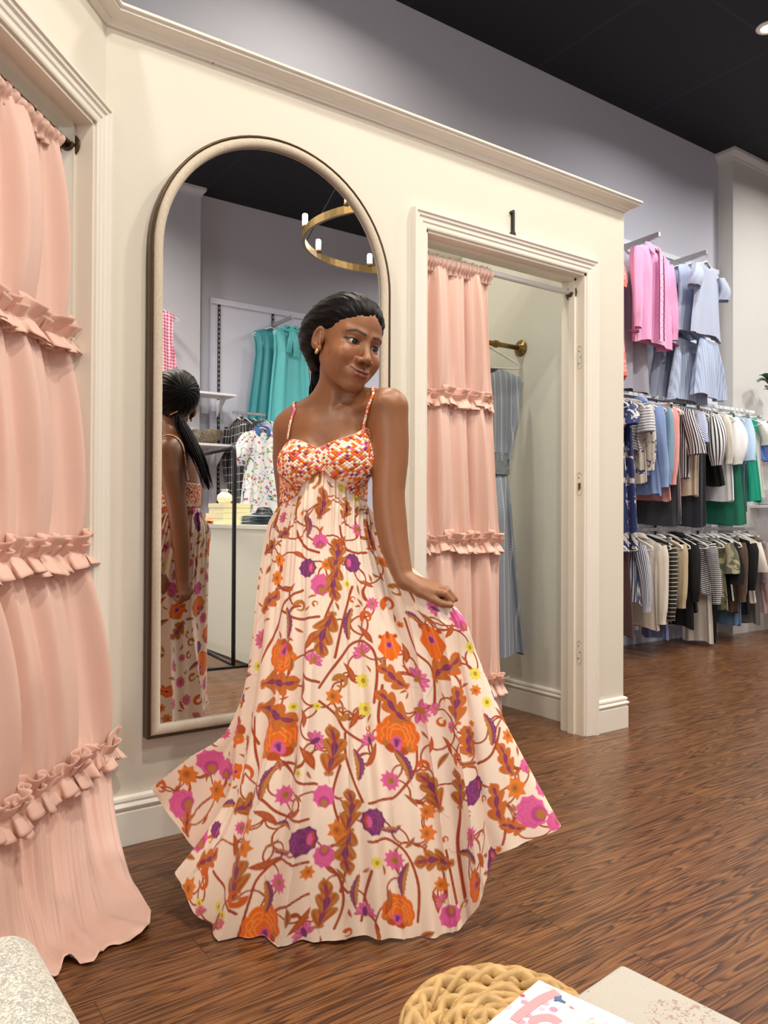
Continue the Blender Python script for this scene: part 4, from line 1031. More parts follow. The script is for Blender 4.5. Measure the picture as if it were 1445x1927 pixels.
# the unseen rest of the print, and small fillers between
R_ = random.Random(5); kinds = ['carn', 'acan', 'peony', 'pinkp', 'lotus', 'tulip', 'pais', 'daisy', 'star', 'swirl', 'leaf', 'leaf', 'acan', 'yel']
size_ = dict(carn=.052, acan=.05, peony=.034, pinkp=.036, lotus=.028, tulip=.046, pais=.038, daisy=.026, star=.024, swirl=.024, leaf=.026, yel=.018)
def free(u, v, r, sx, sy):
    p = cv.patch(u, v, r, sx, sy)
    if p is None: return False
    return not cv.used[np.ix_(p[0], p[1])][np.hypot(p[2], p[3]) < r].any()
for rs, tries in ((1.0, 1500), (.7, 900), (.5, 700)):
    for _ in range(tries):
        k = R_.choice(kinds if rs > .6 else ['leaf', 'leaf', 'star', 'leaf', 'swirl']); u, v = R_.random()*WG, R_.random()*LG; sx, sy = scuv((u, v)); r = size_[k]*rs*R_.uniform(.85, 1.1)
        if free(u, v, r*(.9 if rs > .6 else .62), sx, sy): cv.stamp(k, u, v, r, R_.uniform(0, 6.28), 1, sx, sy, R_.randint(0, 5))
scol = cv.sample(UU.ravel(), VV.ravel())
skF = gridF(NV, NU, True)
dress = wp(mesh_np('dress', S1.reshape(-1, 3), skF, dress_m, col=scol))
bod = mesh_np('bodice', BP, gridF(MBd, NB, True), weave_m, col=wc); bod.parent = dress
so = bod.modifiers.new('thickness', 'SOLIDIFY'); so.thickness = .003; so.offset = -1
# edge bindings and straps
def snap(P, off):
    P = np.array(P, float)
    for _ in range(12):
        d = body_sdf(P); e = .002; g = np.stack([body_sdf(P+np.eye(3)[k]*e)-body_sdf(P-np.eye(3)[k]*e) for k in range(3)], 1); g /= np.linalg.norm(g, axis=1)[:, None]+1e-9
        P = P-g*np.clip(d-off, -.02, .02)[:, None]*.8
    return P
def out_push(P):
    d = body_sdf(P); e = .003; g = np.stack([body_sdf(P+np.eye(3)[k]*e)-body_sdf(P-np.eye(3)[k]*e) for k in range(3)], 1); g /= np.linalg.norm(g, axis=1)[:, None]+1e-9
    return g*np.clip(.0035-d, 0, .02)[:, None]
et = np.linspace(-pi, pi, 160, endpoint=False); bind = body_surface(et, ztop(et)+.0005, .0062)
trim_m = mat('cream_orange_binding', 'f0c9a2', .7, var=.3, scale=60)
MB().tube(bind, .0026, 8, closed=True).build('binding', trim_m, dress, smooth=True)
strap_m, nt_, b_ = newmat('printed_strap'); tn_ = N(nt_, 'ShaderNodeTexCoord'); vz_ = N(nt_, 'ShaderNodeTexNoise'); vz_.inputs['Scale'].default_value = 34; nt_.links.new(tn_.outputs['Object'], vz_.inputs['Vector'])
rp_ = N(nt_, 'ShaderNodeValToRGB'); rp_.color_ramp.interpolation = 'CONSTANT'; e_ = rp_.color_ramp.elements; e_[0].color = (*CRM, 1); e_[1].position = .62; e_[1].color = (*PINK, 1); k_ = e_.new(.50); k_.color = (*ORG, 1); k_ = e_.new(.56); k_.color = (*CRM, 1)
nt_.links.new(vz_.outputs[0], rp_.inputs[0]); nt_.links.new(rp_.outputs[0], b_.inputs['Base Color']); b_.inputs['Roughness'].default_value = .7
for pts in ([(541, 826, 2.09), (545, 800, 2.11), (550, 782, 2.13), (554, 771, 2.15), (566, 775, 2.22), (572, 820, 2.27), (580, 880, 2.27)],
            [(683, 808, 2.05), (688, 785, 2.05), (696, 756, 2.06), (703, 739, 2.09), (700, 742, 2.15), (690, 790, 2.22), (670, 880, 2.24)]):
    fp = np.array([(cp[0], cp[1]) for cp in pts[:4]]); q2 = catmull(fp, 34); F_ = []
    for qx, qy in q2:
        dd_ = np.linspace(1.9, 2.35, 220); L2 = np.array([at(qx, qy, v) for v in dd_]); sd_ = body_sdf(L2); hit = np.argmax(sd_ < .0042); F_.append(L2[hit] if sd_[hit] < .0042 else L2[np.argmin(sd_)])
    P = np.concatenate([np.array(F_), snap(catmull(np.array([F_[-1]]+[at(*cp) for cp in pts[4:]]), 34)[1:], .0050)]); 
    for _ in range(6): P[1:-1] = (P[:-2]+P[1:-1]*2+P[2:])/4; P = P+out_push(P)
    mb = MB(); T = np.gradient(P, axis=0); T /= np.linalg.norm(T, axis=1)[:, None]; e = .003
    g = np.stack([body_sdf(P+np.eye(3)[k]*e)-body_sdf(P-np.eye(3)[k]*e) for k in range(3)], 1); g /= np.linalg.norm(g, axis=1)[:, None]+1e-9
    s2 = np.cross(T, g); s2 /= np.linalg.norm(s2, axis=1)[:, None]; w2 = .0042
    G = np.stack([P-s2*w2-g*.0004, P-s2*w2*.6+g*.0012, P+s2*w2*.6+g*.0012, P+s2*w2-g*.0004, P+s2*w2*.6-g*.001, P-s2*w2*.6-g*.001], 1)
    mb.grid(G, True); mb.build('strap', strap_m, dress)
for o in dress.children: o.matrix_parent_inverse = Matrix.Identity(4)
# ---------------------------------------------------------------- pink ruffled curtains, rods and brackets
PINKC = 'f4cfc0'
cur_m = mat('pink_voile', PINKC, .62, var=.03, scale=4, bump=.12, bscale=600, sheen=.35, trans=.12)
ruf_m = mat('pink_ruffle', 'f6cfbe', .62, var=.03, scale=9, sheen=.3, trans=.12)
def tri(x): return 2*np.abs(2*(x-np.floor(x+.5)))-1
def curtain(Pf, edge, width, ztop_, ruf, zend, k, amp, seed, label, ncol=420, hemf=None, out=None, group=None, rw=.052, rodz=None):
    """Pf(t, o, z): place on the curtain (t along, o outwards). edge(z) free edge, width(z). ruf: ruffle heights"""
    R = np.random.default_rng(seed); u = np.linspace(0, 1, ncol)
    w_ = u+.035*np.sin(2*pi*(1.7*u+R.random()))*(u*(1-u)*4)                # uneven fold widths
    big = lambda z: np.sin(2*pi*(k*w_+.05*np.sin(z*2+seed)))*.55+np.sin(2*pi*(k*.55*w_+.3+.08*z))*.45+.22*np.sin(2*pi*(k*2.3*w_+.7))
    fine = .5*np.sin(2*pi*(k*6.1*w_+.1))+.5*np.sin(2*pi*(k*8.7*w_+.6))
    zs = []; bounds = [ztop_]+list(ruf)+[zend]
    rowsP = []
    for a, b in zip(bounds[:-1], bounds[1:]):
        n = max(14, int((a-b)/.012)); z = np.linspace(a, b, n, endpoint=(b == bounds[-1])); zs += [(zz, (zz-b)/(a-b), a, b) for zz in z]
    for zz, q, a, b in zs:
        near = np.exp(-min(zz-b, 9)/.05)*(b != zend)+np.exp(-(a-zz)/.06)
        puff = math.sin(math.pi*q)**.6 if 0 < q < 1 else 0
        o = amp*big(zz)*(.45+.55*puff)*(1-.55*min(near, 1))+fine*.0055*min(near, 1)+.018*puff-.004
        e = edge(zz)-.016*puff*(1 if b != zend else .3)
        rowsP.append(Pf(e+u*width(zz), o, np.full(ncol, zz)))
    G = np.array(rowsP)
    if hemf is not None: G = hemf(G, u, np.array([z[0] for z in zs]), big)
    o = mesh_np('curtain', G.reshape(-1, 3), gridF(G.shape[0], ncol), cur_m); tag(o, label, 'curtain', group)
    so = o.modifiers.new('thickness', 'SOLIDIFY'); so.thickness = .0012
    # header: gathered rod pocket with a stand-up frill
    zz = np.linspace(ztop_+.022, ztop_-.055, 12); H = []
    for z in zz:
        p = (ztop_+.022-z)/.077; bulge = .020*math.sin(math.pi*np.clip((p-.15)/.6, 0, 1)); H.append(Pf(edge(ztop_)+u*width(ztop_), bulge+.006*np.sin(2*pi*(k*5.3*w_+.15*p))+.003*np.sin(2*pi*k*9.1*w_), z+.004*np.sin(2*pi*k*3.7*w_)*(p < .1)))
    H = np.array(H); h = mesh_np('rod_pocket', H.reshape(-1, 3), gridF(12, ncol), cur_m, parent=o); s2 = h.modifiers.new('thickness', 'SOLIDIFY'); s2.thickness = .003
    for z0 in ruf:
        n = int(width(z0)*620); s = np.linspace(-.008, 1.0, n); mk = lambda c: np.interp(np.linspace(0, c, n), np.arange(int(c)+2), R.normal(size=int(c)+2))
        K = width(z0)/.062; ph = 2*pi*(np.linspace(0, K, n)+.28*mk(K*1.1)); nz1, nz2, nz3 = mk(K*.9), mk(K*1.2), mk(K*2)
        base_o = np.interp(s, u, amp*big(z0)*.45); mbr = MB()
        for lay in (0, 1):
          rb = []; ph = ph+2.1*lay; nz1 = np.roll(nz1, 37*lay); z0l = z0-.014*lay; kk = 1-.18*lay
          for w in np.linspace(-1, 1, 13):
            fl = abs(w)**.8*kk; pw = ph+(.55 if w > 0 else -.35)+.5*nz3*.3
            oo = base_o+.003+fl*(.026*(.5+.5*np.cos(pw))*(1+.35*nz1)+.012+.006*nz3)
            tt = edge(z0)+s*width(z0)+fl*(.017*np.sin(2*pw)*(.7+.3*nz2)+.006*nz2)-(s < .012)*fl*.022
            zq = z0l-.004+w*rw*kk*(.95-.22*(.5+.5*np.cos(pw))*(w > 0)+.10*nz1)+fl*(.012*nz2*.7+.006*np.sin(pw*.5))
            rb.append(Pf(tt, oo, zq))
          mbr.grid(np.array(rb))
        r = mbr.build('ruffle', ruf_m, o, smooth=True); s2 = r.modifiers.new('thickness', 'SOLIDIFY'); s2.thickness = .0012
    return o
# left curtain in the angled opening, its hem spread out over the floor
def s_left(z): return np.interp(z, [0, .33, .95, 1.58, 2.18], [-.035, -.03, .03, .06, .07])
def PL_(t, o, z): t, o, z = np.broadcast_arrays(t, o, z); return C0+la*t[:, None]-ln_*(s_left(z)-o)[:, None]+np.stack([0*z, 0*z, z], 1)
HEM = catmull(np.array([(.672, 2.02), (.615, 1.905), (.529, 1.905), (.475, 1.862), (.43, 1.90), (.395, 1.845), (.345, 1.93), (.28, 1.80), (.20, 1.86), (.12, 1.74), (.02, 1.78)]), 420)
def hem_left(G, u, z, big):
    m = z < .33; idx = np.where(m)[0]; top = G[idx[0]].copy(); n = len(idx)
    tt = np.linspace(0, 1, n)
    for i, t in zip(idx, tt):
        zc = .33*(1-min(t/.66, 1))**1.25; hz = min(t/.66, 1); e = hz**2.2*.62 if t <= .66 else .62+.38*(t-.66)/.34
        P = G[i].copy(); P[:, :2] = top[:, :2]*(1-e)+HEM*e
        wave = .016*np.sin(2*pi*(5.2*u+.2))+.012*np.sin(2*pi*(9.3*u+.6))
        out_d = (HEM-top[:, :2]); out_d /= np.linalg.norm(out_d, axis=1)[:, None]
        P[:, :2] += out_d*(wave*np.sin(pi*min(t*1.3, 1)))[:, None]
        P[:, 2] = zc+.006+np.clip(.010*np.sin(2*pi*(7.3*u+1.5*t))+.007*np.sin(2*pi*(3.1*u+2*t)), 0, 1)*(t > .5)+ (t > .95)*.004*np.abs(np.sin(2*pi*9*u)); G[i] = P
    return G
z_ = lambda xs, ys: (lambda z: np.interp(z, xs, ys))
curtain(PL_, z_([0, .33, .94, 1.0, 1.5, 1.68, 2.0, 2.2], [-.01, .012, .075, .085, .115, .135, .15, .165]), z_([0, .33, 2.2], [1.0, .98, .88]), 2.17, [1.585, .945, .335], 0.0, 5.6, .046, 2,
        'pink curtain with ruffled bands in the left doorway, its hem pooled on the floor', hemf=hem_left)
# centre curtain in doorway 1, pushed to the left of its rod
def PR_(t, o, z): t, o, z = np.broadcast_arrays(t, o, z); return np.stack([t, WY+.075-o, z], 1)
curtain(PR_, z_([0, 2.2], [1.975, 1.962]), z_([0, .3, .95, 1.55, 2.17], [.49, .48, .475, .435, .408]), 2.15, [1.575, .945, .315], 0.012, 4.0, .038, 5,
        'pink curtain with ruffled bands gathered to one side of doorway number one', ncol=300, rw=.044)
def rod(name, A, B, r, m, label, ends=True, sleeve=None):
    A, B = np.array(A), np.array(B); root = empty(name, tuple(A), 0, label, 'curtain rod'); d = (B-A)/np.linalg.norm(B-A)
    inv(MB().tube([A, B], r, 18).build('pole', m, smooth=True), root)
    if sleeve: inv(MB().tube([A, A+(B-A)*.93], r*1.18, 18).build('sleeve', m, smooth=True), root)
    u = np.array([0, 0, 1.0]); v = np.cross(d, u); Mx = np.stack([v, u, d], 1)
    for P, s in ((A, 1), (B, -1)):
        mb = MB(); mb.lathe([(.004, 0), (.034, 0), (.036, .003), (.033, .006), (.022, .007), (.004, .007)], 32, P, np.stack([v, u*1, d*s], 1))
        # open U-shaped cup under the pole
        a = np.linspace(math.radians(200-20), math.radians(340+20), 16); ring = []
        for q, rr in ((.004, r*1.75), (.024, r*1.75), (.024, r*1.25), (.004, r*1.25)): ring.append([P+d*s*q+v*math.cos(t)*rr+u*math.sin(t)*rr for t in a])
        G = np.transpose(np.array(ring), (1, 0, 2)); mb.grid(G, True)
        inv(mb.build('bracket', MW['bronze']), root)
    return root
rod('curtain_rod', P3(T0+.0125, .07, 2.175), P3(T1-.0125, .07, 2.175), .0125, MW['bronze'], 'bronze rod that carries the pink curtain of the left doorway')
rod('curtain_rod', (DX0+.0125, WY+.075, 2.152), (DX1-.0125, WY+.075, 2.152), .0115, MW['white'], 'white rod across doorway number one in bronze cups', sleeve=True)
# black numeral above the doorway
mb = MB(); x, z0, z1 = 2.437, 2.312, 2.424
prof = [(-.014, 0), (.014, 0), (.014, .010), (.0075, .016), (.0075, .112), (-.004, .112), (-.016, .104), (-.016, .094), (-.0065, .097), (-.0065, .016), (-.014, .010)]
V = [(x+a, WY-.012, z0+b) for a, b in prof]+[(x+a, WY, z0+b) for a, b in prof]; n = len(prof)
mb.add(V, [tuple(range(n)), tuple(range(2*n-1, n-1, -1))]+[(i, (i+1) % n, n+(i+1) % n, n+i) for i in range(n)])
tag(mb.build('door_number', MW['black'], bevel=.0012), 'black numeral 1 mounted on the cream wall above the doorway', 'number')
# brass pipe peg on the fitting room wall
root = empty('wall_peg', (3.05, 3.045, 1.985), 0, 'antique brass pipe peg on the fitting room wall', 'peg'); X = np.array([1.0, 0, 0]); c = np.array([3.05, 3.045, 1.985])
Mx = np.stack([[0, 0, 1.0], [0, 1.0, 0], [-1.0, 0, 0]], 1)
inv(MB().lathe([(.003, 0), (.045, 0), (.046, .003), (.044, .007), (.024, .008), (.022, .022), (.018, .026), (.003, .026)], 32, c, Mx).build('flange', MW['brass']), root)
inv(MB().tube([c-X*.02, c-X*.30], .0135, 18).build('pipe', MW['brass'], smooth=True), root)
inv(MB().lathe([(.003, .0), (.018, .0), (.02, .005), (.02, .023), (.018, .027), (.003, .027)], 18, c-X*.175, Mx).build('collar', MW['brass']), root)
inv(MB().lathe([(.003, .0), (.017, 0), (.019, .004), (.019, .02), (.003, .022)], 18, c-X*.29, Mx).build('collar', MW['brass']), root)
for k in range(5):
    a = k*2*pi/5+.3; inv(MB().lathe([(.0005, 0), (.0045, 0), (.003, .0022), (.0005, .0025)], 10, c+np.array([-.007, .034*math.cos(a), .034*math.sin(a)]), Mx).build('screw', MW['chrome']), root)
# ---------------------------------------------------------------- garments, hangers, rails
def cloth(name, kind='plain', c1='ffffff', c2='000000', sc=1.0, rough=.75, sheen=.15, thr=.5):
    m, nt, b = newmat(name); L = nt.links; A, B = srgb(c1), srgb(c2); uv = N(nt, 'ShaderNodeUVMap'); sp = N(nt, 'ShaderNodeSeparateXYZ'); L.new(uv.outputs[0], sp.inputs[0]); u, v = sp.outputs[0], sp.outputs[1]
    fr = lambda x, k: mth(nt, 'FRACT', mth(nt, 'MULTIPLY', x, k))
    def noise(k, det=2, dist=0.0):
        n = N(nt, 'ShaderNodeTexNoise'); n.inputs['Scale'].default_value = k; n.inputs['Detail'].default_value = det; n.inputs['Distortion'].default_value = dist; L.new(uv.outputs[0], n.inputs['Vector']); return n.outputs[0]
    if kind == 'plain': f = mth(nt, 'MULTIPLY', noise(6), .25)
    elif kind == 'v': f = mth(nt, 'LESS_THAN', fr(u, 1/(.02*sc)), thr)
    elif kind == 'h': f = mth(nt, 'LESS_THAN', fr(v, 1/(.02*sc)), thr)
    elif kind == 'd': f = mth(nt, 'LESS_THAN', fr(mth(nt, 'ADD', u, mth(nt, 'MULTIPLY', v, .8)), 1/(.02*sc)), thr)
    elif kind == 'gingham': f = mth(nt, 'MULTIPLY', mth(nt, 'ADD', mth(nt, 'LESS_THAN', fr(u, 1/(.02*sc)), .5), mth(nt, 'LESS_THAN', fr(v, 1/(.02*sc)), .5)), .5)
    elif kind == 'plaid': f = mth(nt, 'MAXIMUM', mth(nt, 'LESS_THAN', fr(u, 1/(.05*sc)), .14), mth(nt, 'LESS_THAN', fr(v, 1/(.09*sc)), .10))
    elif kind == 'blot': f = mth(nt, 'GREATER_THAN', noise(11/sc, 3, 1.5), thr)
    elif kind == 'zig': f = mth(nt, 'LESS_THAN', fr(mth(nt, 'ADD', u, mth(nt, 'MULTIPLY', mth(nt, 'PINGPONG', v, .008), .6)), 1/(.034*sc)), .10)
    elif kind == 'floral':
        vo = N(nt, 'ShaderNodeTexVoronoi'); vo.inputs['Scale'].default_value = 20/sc; L.new(uv.outputs[0], vo.inputs['Vector'])
        ra = mth(nt, 'LESS_THAN', vo.outputs['Distance'], .30); rb = mth(nt, 'LESS_THAN', vo.outputs['Distance'], .15)
        hs = N(nt, 'ShaderNodeHueSaturation'); hs.inputs['Color'].default_value = (*B, 1); sx = N(nt, 'ShaderNodeSeparateColor'); L.new(vo.outputs['Color'], sx.inputs[0]); L.new(mth(nt, 'ADD', .35, mth(nt, 'MULTIPLY', sx.outputs[0], .5)), hs.inputs['Hue'])
        vine_ = mth(nt, 'LESS_THAN', mth(nt, 'ABSOLUTE', mth(nt, 'SUBTRACT', noise(9/sc, 1, .5), .5)), .012)
        c = mixc(nt, vine_, A, (.03, .22, .25)); c = mixc(nt, ra, c, hs.outputs[0]); c = mixc(nt, rb, c, (.75, .35, .2)); L.new(c, b.inputs['Base Color']); f = None
    elif kind == 'denim': f = mth(nt, 'MULTIPLY', noise(7, 4), mth(nt, 'ADD', .6, mth(nt, 'MULTIPLY', noise(300), .6)))
    if f is not None: L.new(mixc(nt, f, A, B) if kind != 'plain' else mixc(nt, f, A, tuple(x*.8 for x in A)), b.inputs['Base Color'])
    b.inputs['Roughness'].default_value = rough; b.inputs['Sheen Weight'].default_value = sheen
    bp = N(nt, 'ShaderNodeBump'); bp.inputs['Strength'].default_value = .3; bp.inputs['Distance'].default_value = .004; L.new(noise(38, 3, .6), bp.inputs['Height']); L.new(bp.outputs[0], b.inputs['Normal'])
    return m
hang_m = mat('white_plastic', 'f1f0ec', .35, var=.01)
def hanger_proto(clips=False):
    o = MB(); P = [(-.205, 0, -.135), (-.19, 0, -.118), (-.1, 0, -.075), (-.03, 0, -.045), (0, 0, -.038), (.03, 0, -.045), (.1, 0, -.075), (.19, 0, -.118), (.205, 0, -.135)]
    if clips: P = [(-.16, 0, -.06), (-.06, 0, -.058), (0, 0, -.05), (.06, 0, -.058), (.16, 0, -.06)]
    o.tube(catmull(P, 26), .0065, 8, sq=.6)
    if not clips: o.tube(catmull([(-.205, 0, -.135), (-.19, 0, -.146), (0, 0, -.150), (.19, 0, -.146), (.205, 0, -.135)], 18), .0045, 8)
    h = o.build('clothes_hanger', hang_m, smooth=True); a = np.linspace(-2.2, 1.57, 14)
    hk = [(.018*math.cos(t)*1.0, 0, .0+.018*math.sin(t)) for t in a][::-1]; hk = [(x, 0, z) for x, _, z in hk]
    hk = [(0.0, 0, -.045), (0, 0, -.03), (.004, 0, -.022)]+[(.018*math.cos(t), 0, .002+.018*math.sin(t)) for t in np.linspace(-1.2, 3.6, 14)]
    MB().tube(hk, .0016, 6).build('hook', MW['chrome'], h, smooth=True)
    if clips:
        for s in (-1, 1): MB().box((s*.13-.012, -.012, -.095), (s*.13+.012, .012, -.05)).build('clip', MW['chrome'], h, bevel=.002)
    return h
HP, HPC = hanger_proto(), hanger_proto(True); hcount = {}
def hanger(x, y, z, rz, label, group, clips=False):
    pr = HPC if clips else HP
    h = pr if not hcount.get(clips) else copy_tree(pr); hcount[clips] = 1
    h.location = (x, y, z-.018); h.rotation_euler = (0, 0, rz+random.uniform(-.06, .06)); return tag(h, label, 'hanger', group)
GR = np.random.default_rng(21)
def garment(name, label, cat, x, y, zr, rz, L, m, W=.42, Wh=None, T=.05, kind='top', sleeve=None, sl=.5, neck=.05, collar=None, fold=1.0, group=None, m2=None, sm=None, tilt=0.0):
    Wh = Wh or W; nth, nv = 84, max(14, int(L/.022)); th = np.linspace(0, 2*pi, nth, endpoint=False); c, s = np.cos(th), np.sin(th)
    ca = np.sign(c)*np.abs(c)**.75; ph = GR.random(6)*6.28; P = []; UVs = []
    z0 = -.055 if kind == 'top' else -.085
    for i in range(nv):
        v = i/(nv-1); z = v*L
        if kind == 'top': w = np.interp(z, [0, .04, .16, .3, L], [W*.94, W, W*.90, W*.88, Wh]); g = max(0, 1-z/.2)**2; slope = .30*np.abs(ca*w/2)
        elif kind == 'strap': w = np.interp(z, [0, .1, .2, .35, L], [W*.5, W*.62, W*.85, W*.8, Wh]); g = max(0, 1-z/.12)**2; slope = .1*np.abs(ca*w/2)
        else: w = np.interp(v, [0, .15, 1], [W*.85, W, Wh]); g = 0; slope = 0
        t = T*np.interp(z, [0, .03, .2, L], [.25, .6, 1.0, 1.15])
        fo = fold*(.012*np.sin(5*th+ph[0]+1.2*v)+.009*np.sin(9*th+ph[1])+.006*np.sin(14*th+ph[2]-v*2))*min(1, z/.25)
        a = ca*w/2+.3*fo*c+.012*math.sin(3*v+ph[3])*v; o = s*t/2*(1+.2*np.cos(2*th))+fo*np.where(np.abs(s) > .1, 1, .3)+tilt*z
        zz = z0-z-slope*(1 if kind != 'low' else 0)*(g+(1-g)*.25)+.010*np.sin(3*th+ph[4])*v
        if kind == 'top': zz = zz-neck*np.clip(1-(a/.075)**2, 0, 1)*(o < 0)*max(0, 1-z/.10)
        P.append(np.stack([a, o, zz], 1)); UVs.append(np.stack([np.where(s > 0, a, a+.5), np.full(nth, zz.mean())], 1))
    V = np.concatenate(P); F = gridF(nv, nth, True)
    o = mesh_np(name, V, F, m, uv=np.concatenate(UVs)); tag(o, label, cat, group)
    if sleeve:
        for sg in (-1, 1):
            n = 18; t = np.linspace(0, 1, n); sx = sg*W/2*.88; zt = z0-.30*W/2*.9
            out = {'short': .055, 'puff': .06, 'cap': .04}.get(sleeve, .04)
            X = sx+sg*out*np.sin(t*1.7)/np.sin(1.57)*(1 if sl > .3 else 1.0); Z = zt-.03-t*sl*(.97 if sl > .3 else .8); Y_ = -.012+.02*np.sin(t*3+ph[0])
            rad = {'puff': .05+.045*np.sin(pi*np.clip(t*1.05, 0, 1))**.7, 'short': .062+.02*t, 'cap': .05+.01*t}.get(sleeve, np.interp(t, [0, .1, .85, .9, 1], [.055, .068, .046, .036, .038]))
            k = 22; aa = np.linspace(0, 2*pi, k, endpoint=False); R_s = []
            for j in range(n):
                fr_ = 1+.10*np.sin(4*aa+ph[1]+j*.25)+.07*np.sin(7*aa+ph[2]+j*.1); R_s.append(np.stack([X[j]+rad[j]*.85*np.cos(aa)*fr_, Y_[j]+rad[j]*.55*np.sin(aa)*fr_, Z[j]+.0*aa+sg*.25*rad[j]*np.cos(aa)*(1 if j == 0 else .2)], 1))
            R_s = np.array(R_s); uvs = np.stack([np.tile(aa*.06, (n, 1)), np.repeat(Z[:, None], k, 1)], -1).reshape(-1, 2)
            mesh_np('sleeve', R_s.reshape(-1, 3), gridF(n, k, True), sm or m, parent=o, uv=uvs)
    if collar:
        t = np.linspace(0, 1, 22); mb = MB(); G = []
        for q, (dr, dz) in enumerate(((0, -.004), (.004, .03), (.016, .028), (.034, .0), (.040, -.014))):
            a = -2.75+5.5*t+pi/2; rr = .062+dr; pt = .03*np.exp(-((t-.0)/.12)**2)+.03*np.exp(-((t-1)/.12)**2)
            G.append(np.stack([rr*np.cos(a), .030*np.sin(a)*(1+dr*8), z0-.006+dz-(.045)*np.abs(t-.5)**2*4-pt*(q > 2)], 1))
        G = np.array(G)[:, ::-1]; mb.grid(G, uv=np.stack(np.meshgrid(t*.4, np.linspace(0, .06, 5)), -1).reshape(-1, 2)); cc = mb.build('collar', collar if not isinstance(collar, bool) else m, o, smooth=True, uv=True); cc.modifiers.new('thickness', 'SOLIDIFY').thickness = .003
    o.location = (x, y, zr); o.rotation_euler = (0, 0, rz); return o
def xof(px, y): u = (px-722.5)/FPX; return y*(.5736+.8192*u)/(.8192-.5736*u)
def zof(px, py, y): r = cF+(px-722.5)/FPX*cR-(py-963.5)/FPX*cU; return (cC+r*(y/r[1]))[2]
C_ = {}
def cl(key, *a, **k):
    if key not in C_: C_[key] = cloth('cloth_'+key, *a, **k)
    return C_[key]
# ---- wall panel with slotted standards behind the racks
tag(MB().box((3.4, BY-.03, .12), (6.62, BY-.002, 3.34)).box((3.4, BY-.045, 3.32), (6.62, BY-.002, 3.36)).build('wall_panel', mat('pale_panel', 'dfe2ea', .45, var=.01)), 'tall pale display panel on the back wall behind the hanging clothes', 'wall panel')
def standard(x, y, sy, z0=.2, z1=3.3, label='', group='slotted uprights on the display panels'):
    o = MB().box((x-.013, y-.012*(1 if sy < 0 else 0), z0), (x+.013, y+.012*(1 if sy > 0 else 0), z1)).build('slotted_upright', MW['black']); tag(o, label, 'upright', group)
    mb = MB(); yy = y+sy*.0125
    for k in range(int((z1-z0)/.05)): mb.box((x-.004, yy-.0008, z0+.02+k*.05), (x+.004, yy+.0008, z0+.045+k*.05))
    mb.build('slots', mat('slot_light', 'c8c8cc', .5) if 'slm' not in C_ else C_['slm'], o)['kind'] = 'stuff'
    return o
for x, w_ in ((4.45, 'leftmost'), (5.06, 'second from the left'), (5.68, 'second from the right'), (6.3, 'rightmost')): standard(x, BY-.03, -1, label=f'black slotted upright on the back wall panel, {w_} behind the racks')
def railing(name, x0, x1, y, z, label, m=None, wall=BY-.04, nb=3):
    root = empty(name, (x0, y, z), 0, label, 'clothes rail'); m = m or MW['chrome']
    inv(MB().box((x0, y-.008, z-.016), (x1, y+.008, z+.012)).build('bar', m, bevel=.002), root)
    for x in np.linspace(x0+.12, x1-.12, nb): inv(MB().add([(x-.006, y, z-.02), (x+.006, y, z-.02), (x+.006, wall, z-.10), (x-.006, wall, z-.10), (x-.006, y, z-.045), (x+.006, y, z-.045), (x+.006, wall, z-.16), (x-.006, wall, z-.16)], [(0, 1, 2, 3), (4, 7, 6, 5), (0, 3, 7, 4), (1, 5, 6, 2), (0, 4, 5, 1), (3, 2, 6, 7)]).build('bracket', m), root)
    return root
RY = 3.78
railing('clothes_rail', 4.55, 6.72, RY, 2.02, 'upper white clothes rail crowded with hangers on the back wall', MW['white'])
railing('clothes_rail', 4.55, 6.75, RY+.0, .97, 'lower steel clothes rail close to the floor on the back wall')
H9 = math.pi/2
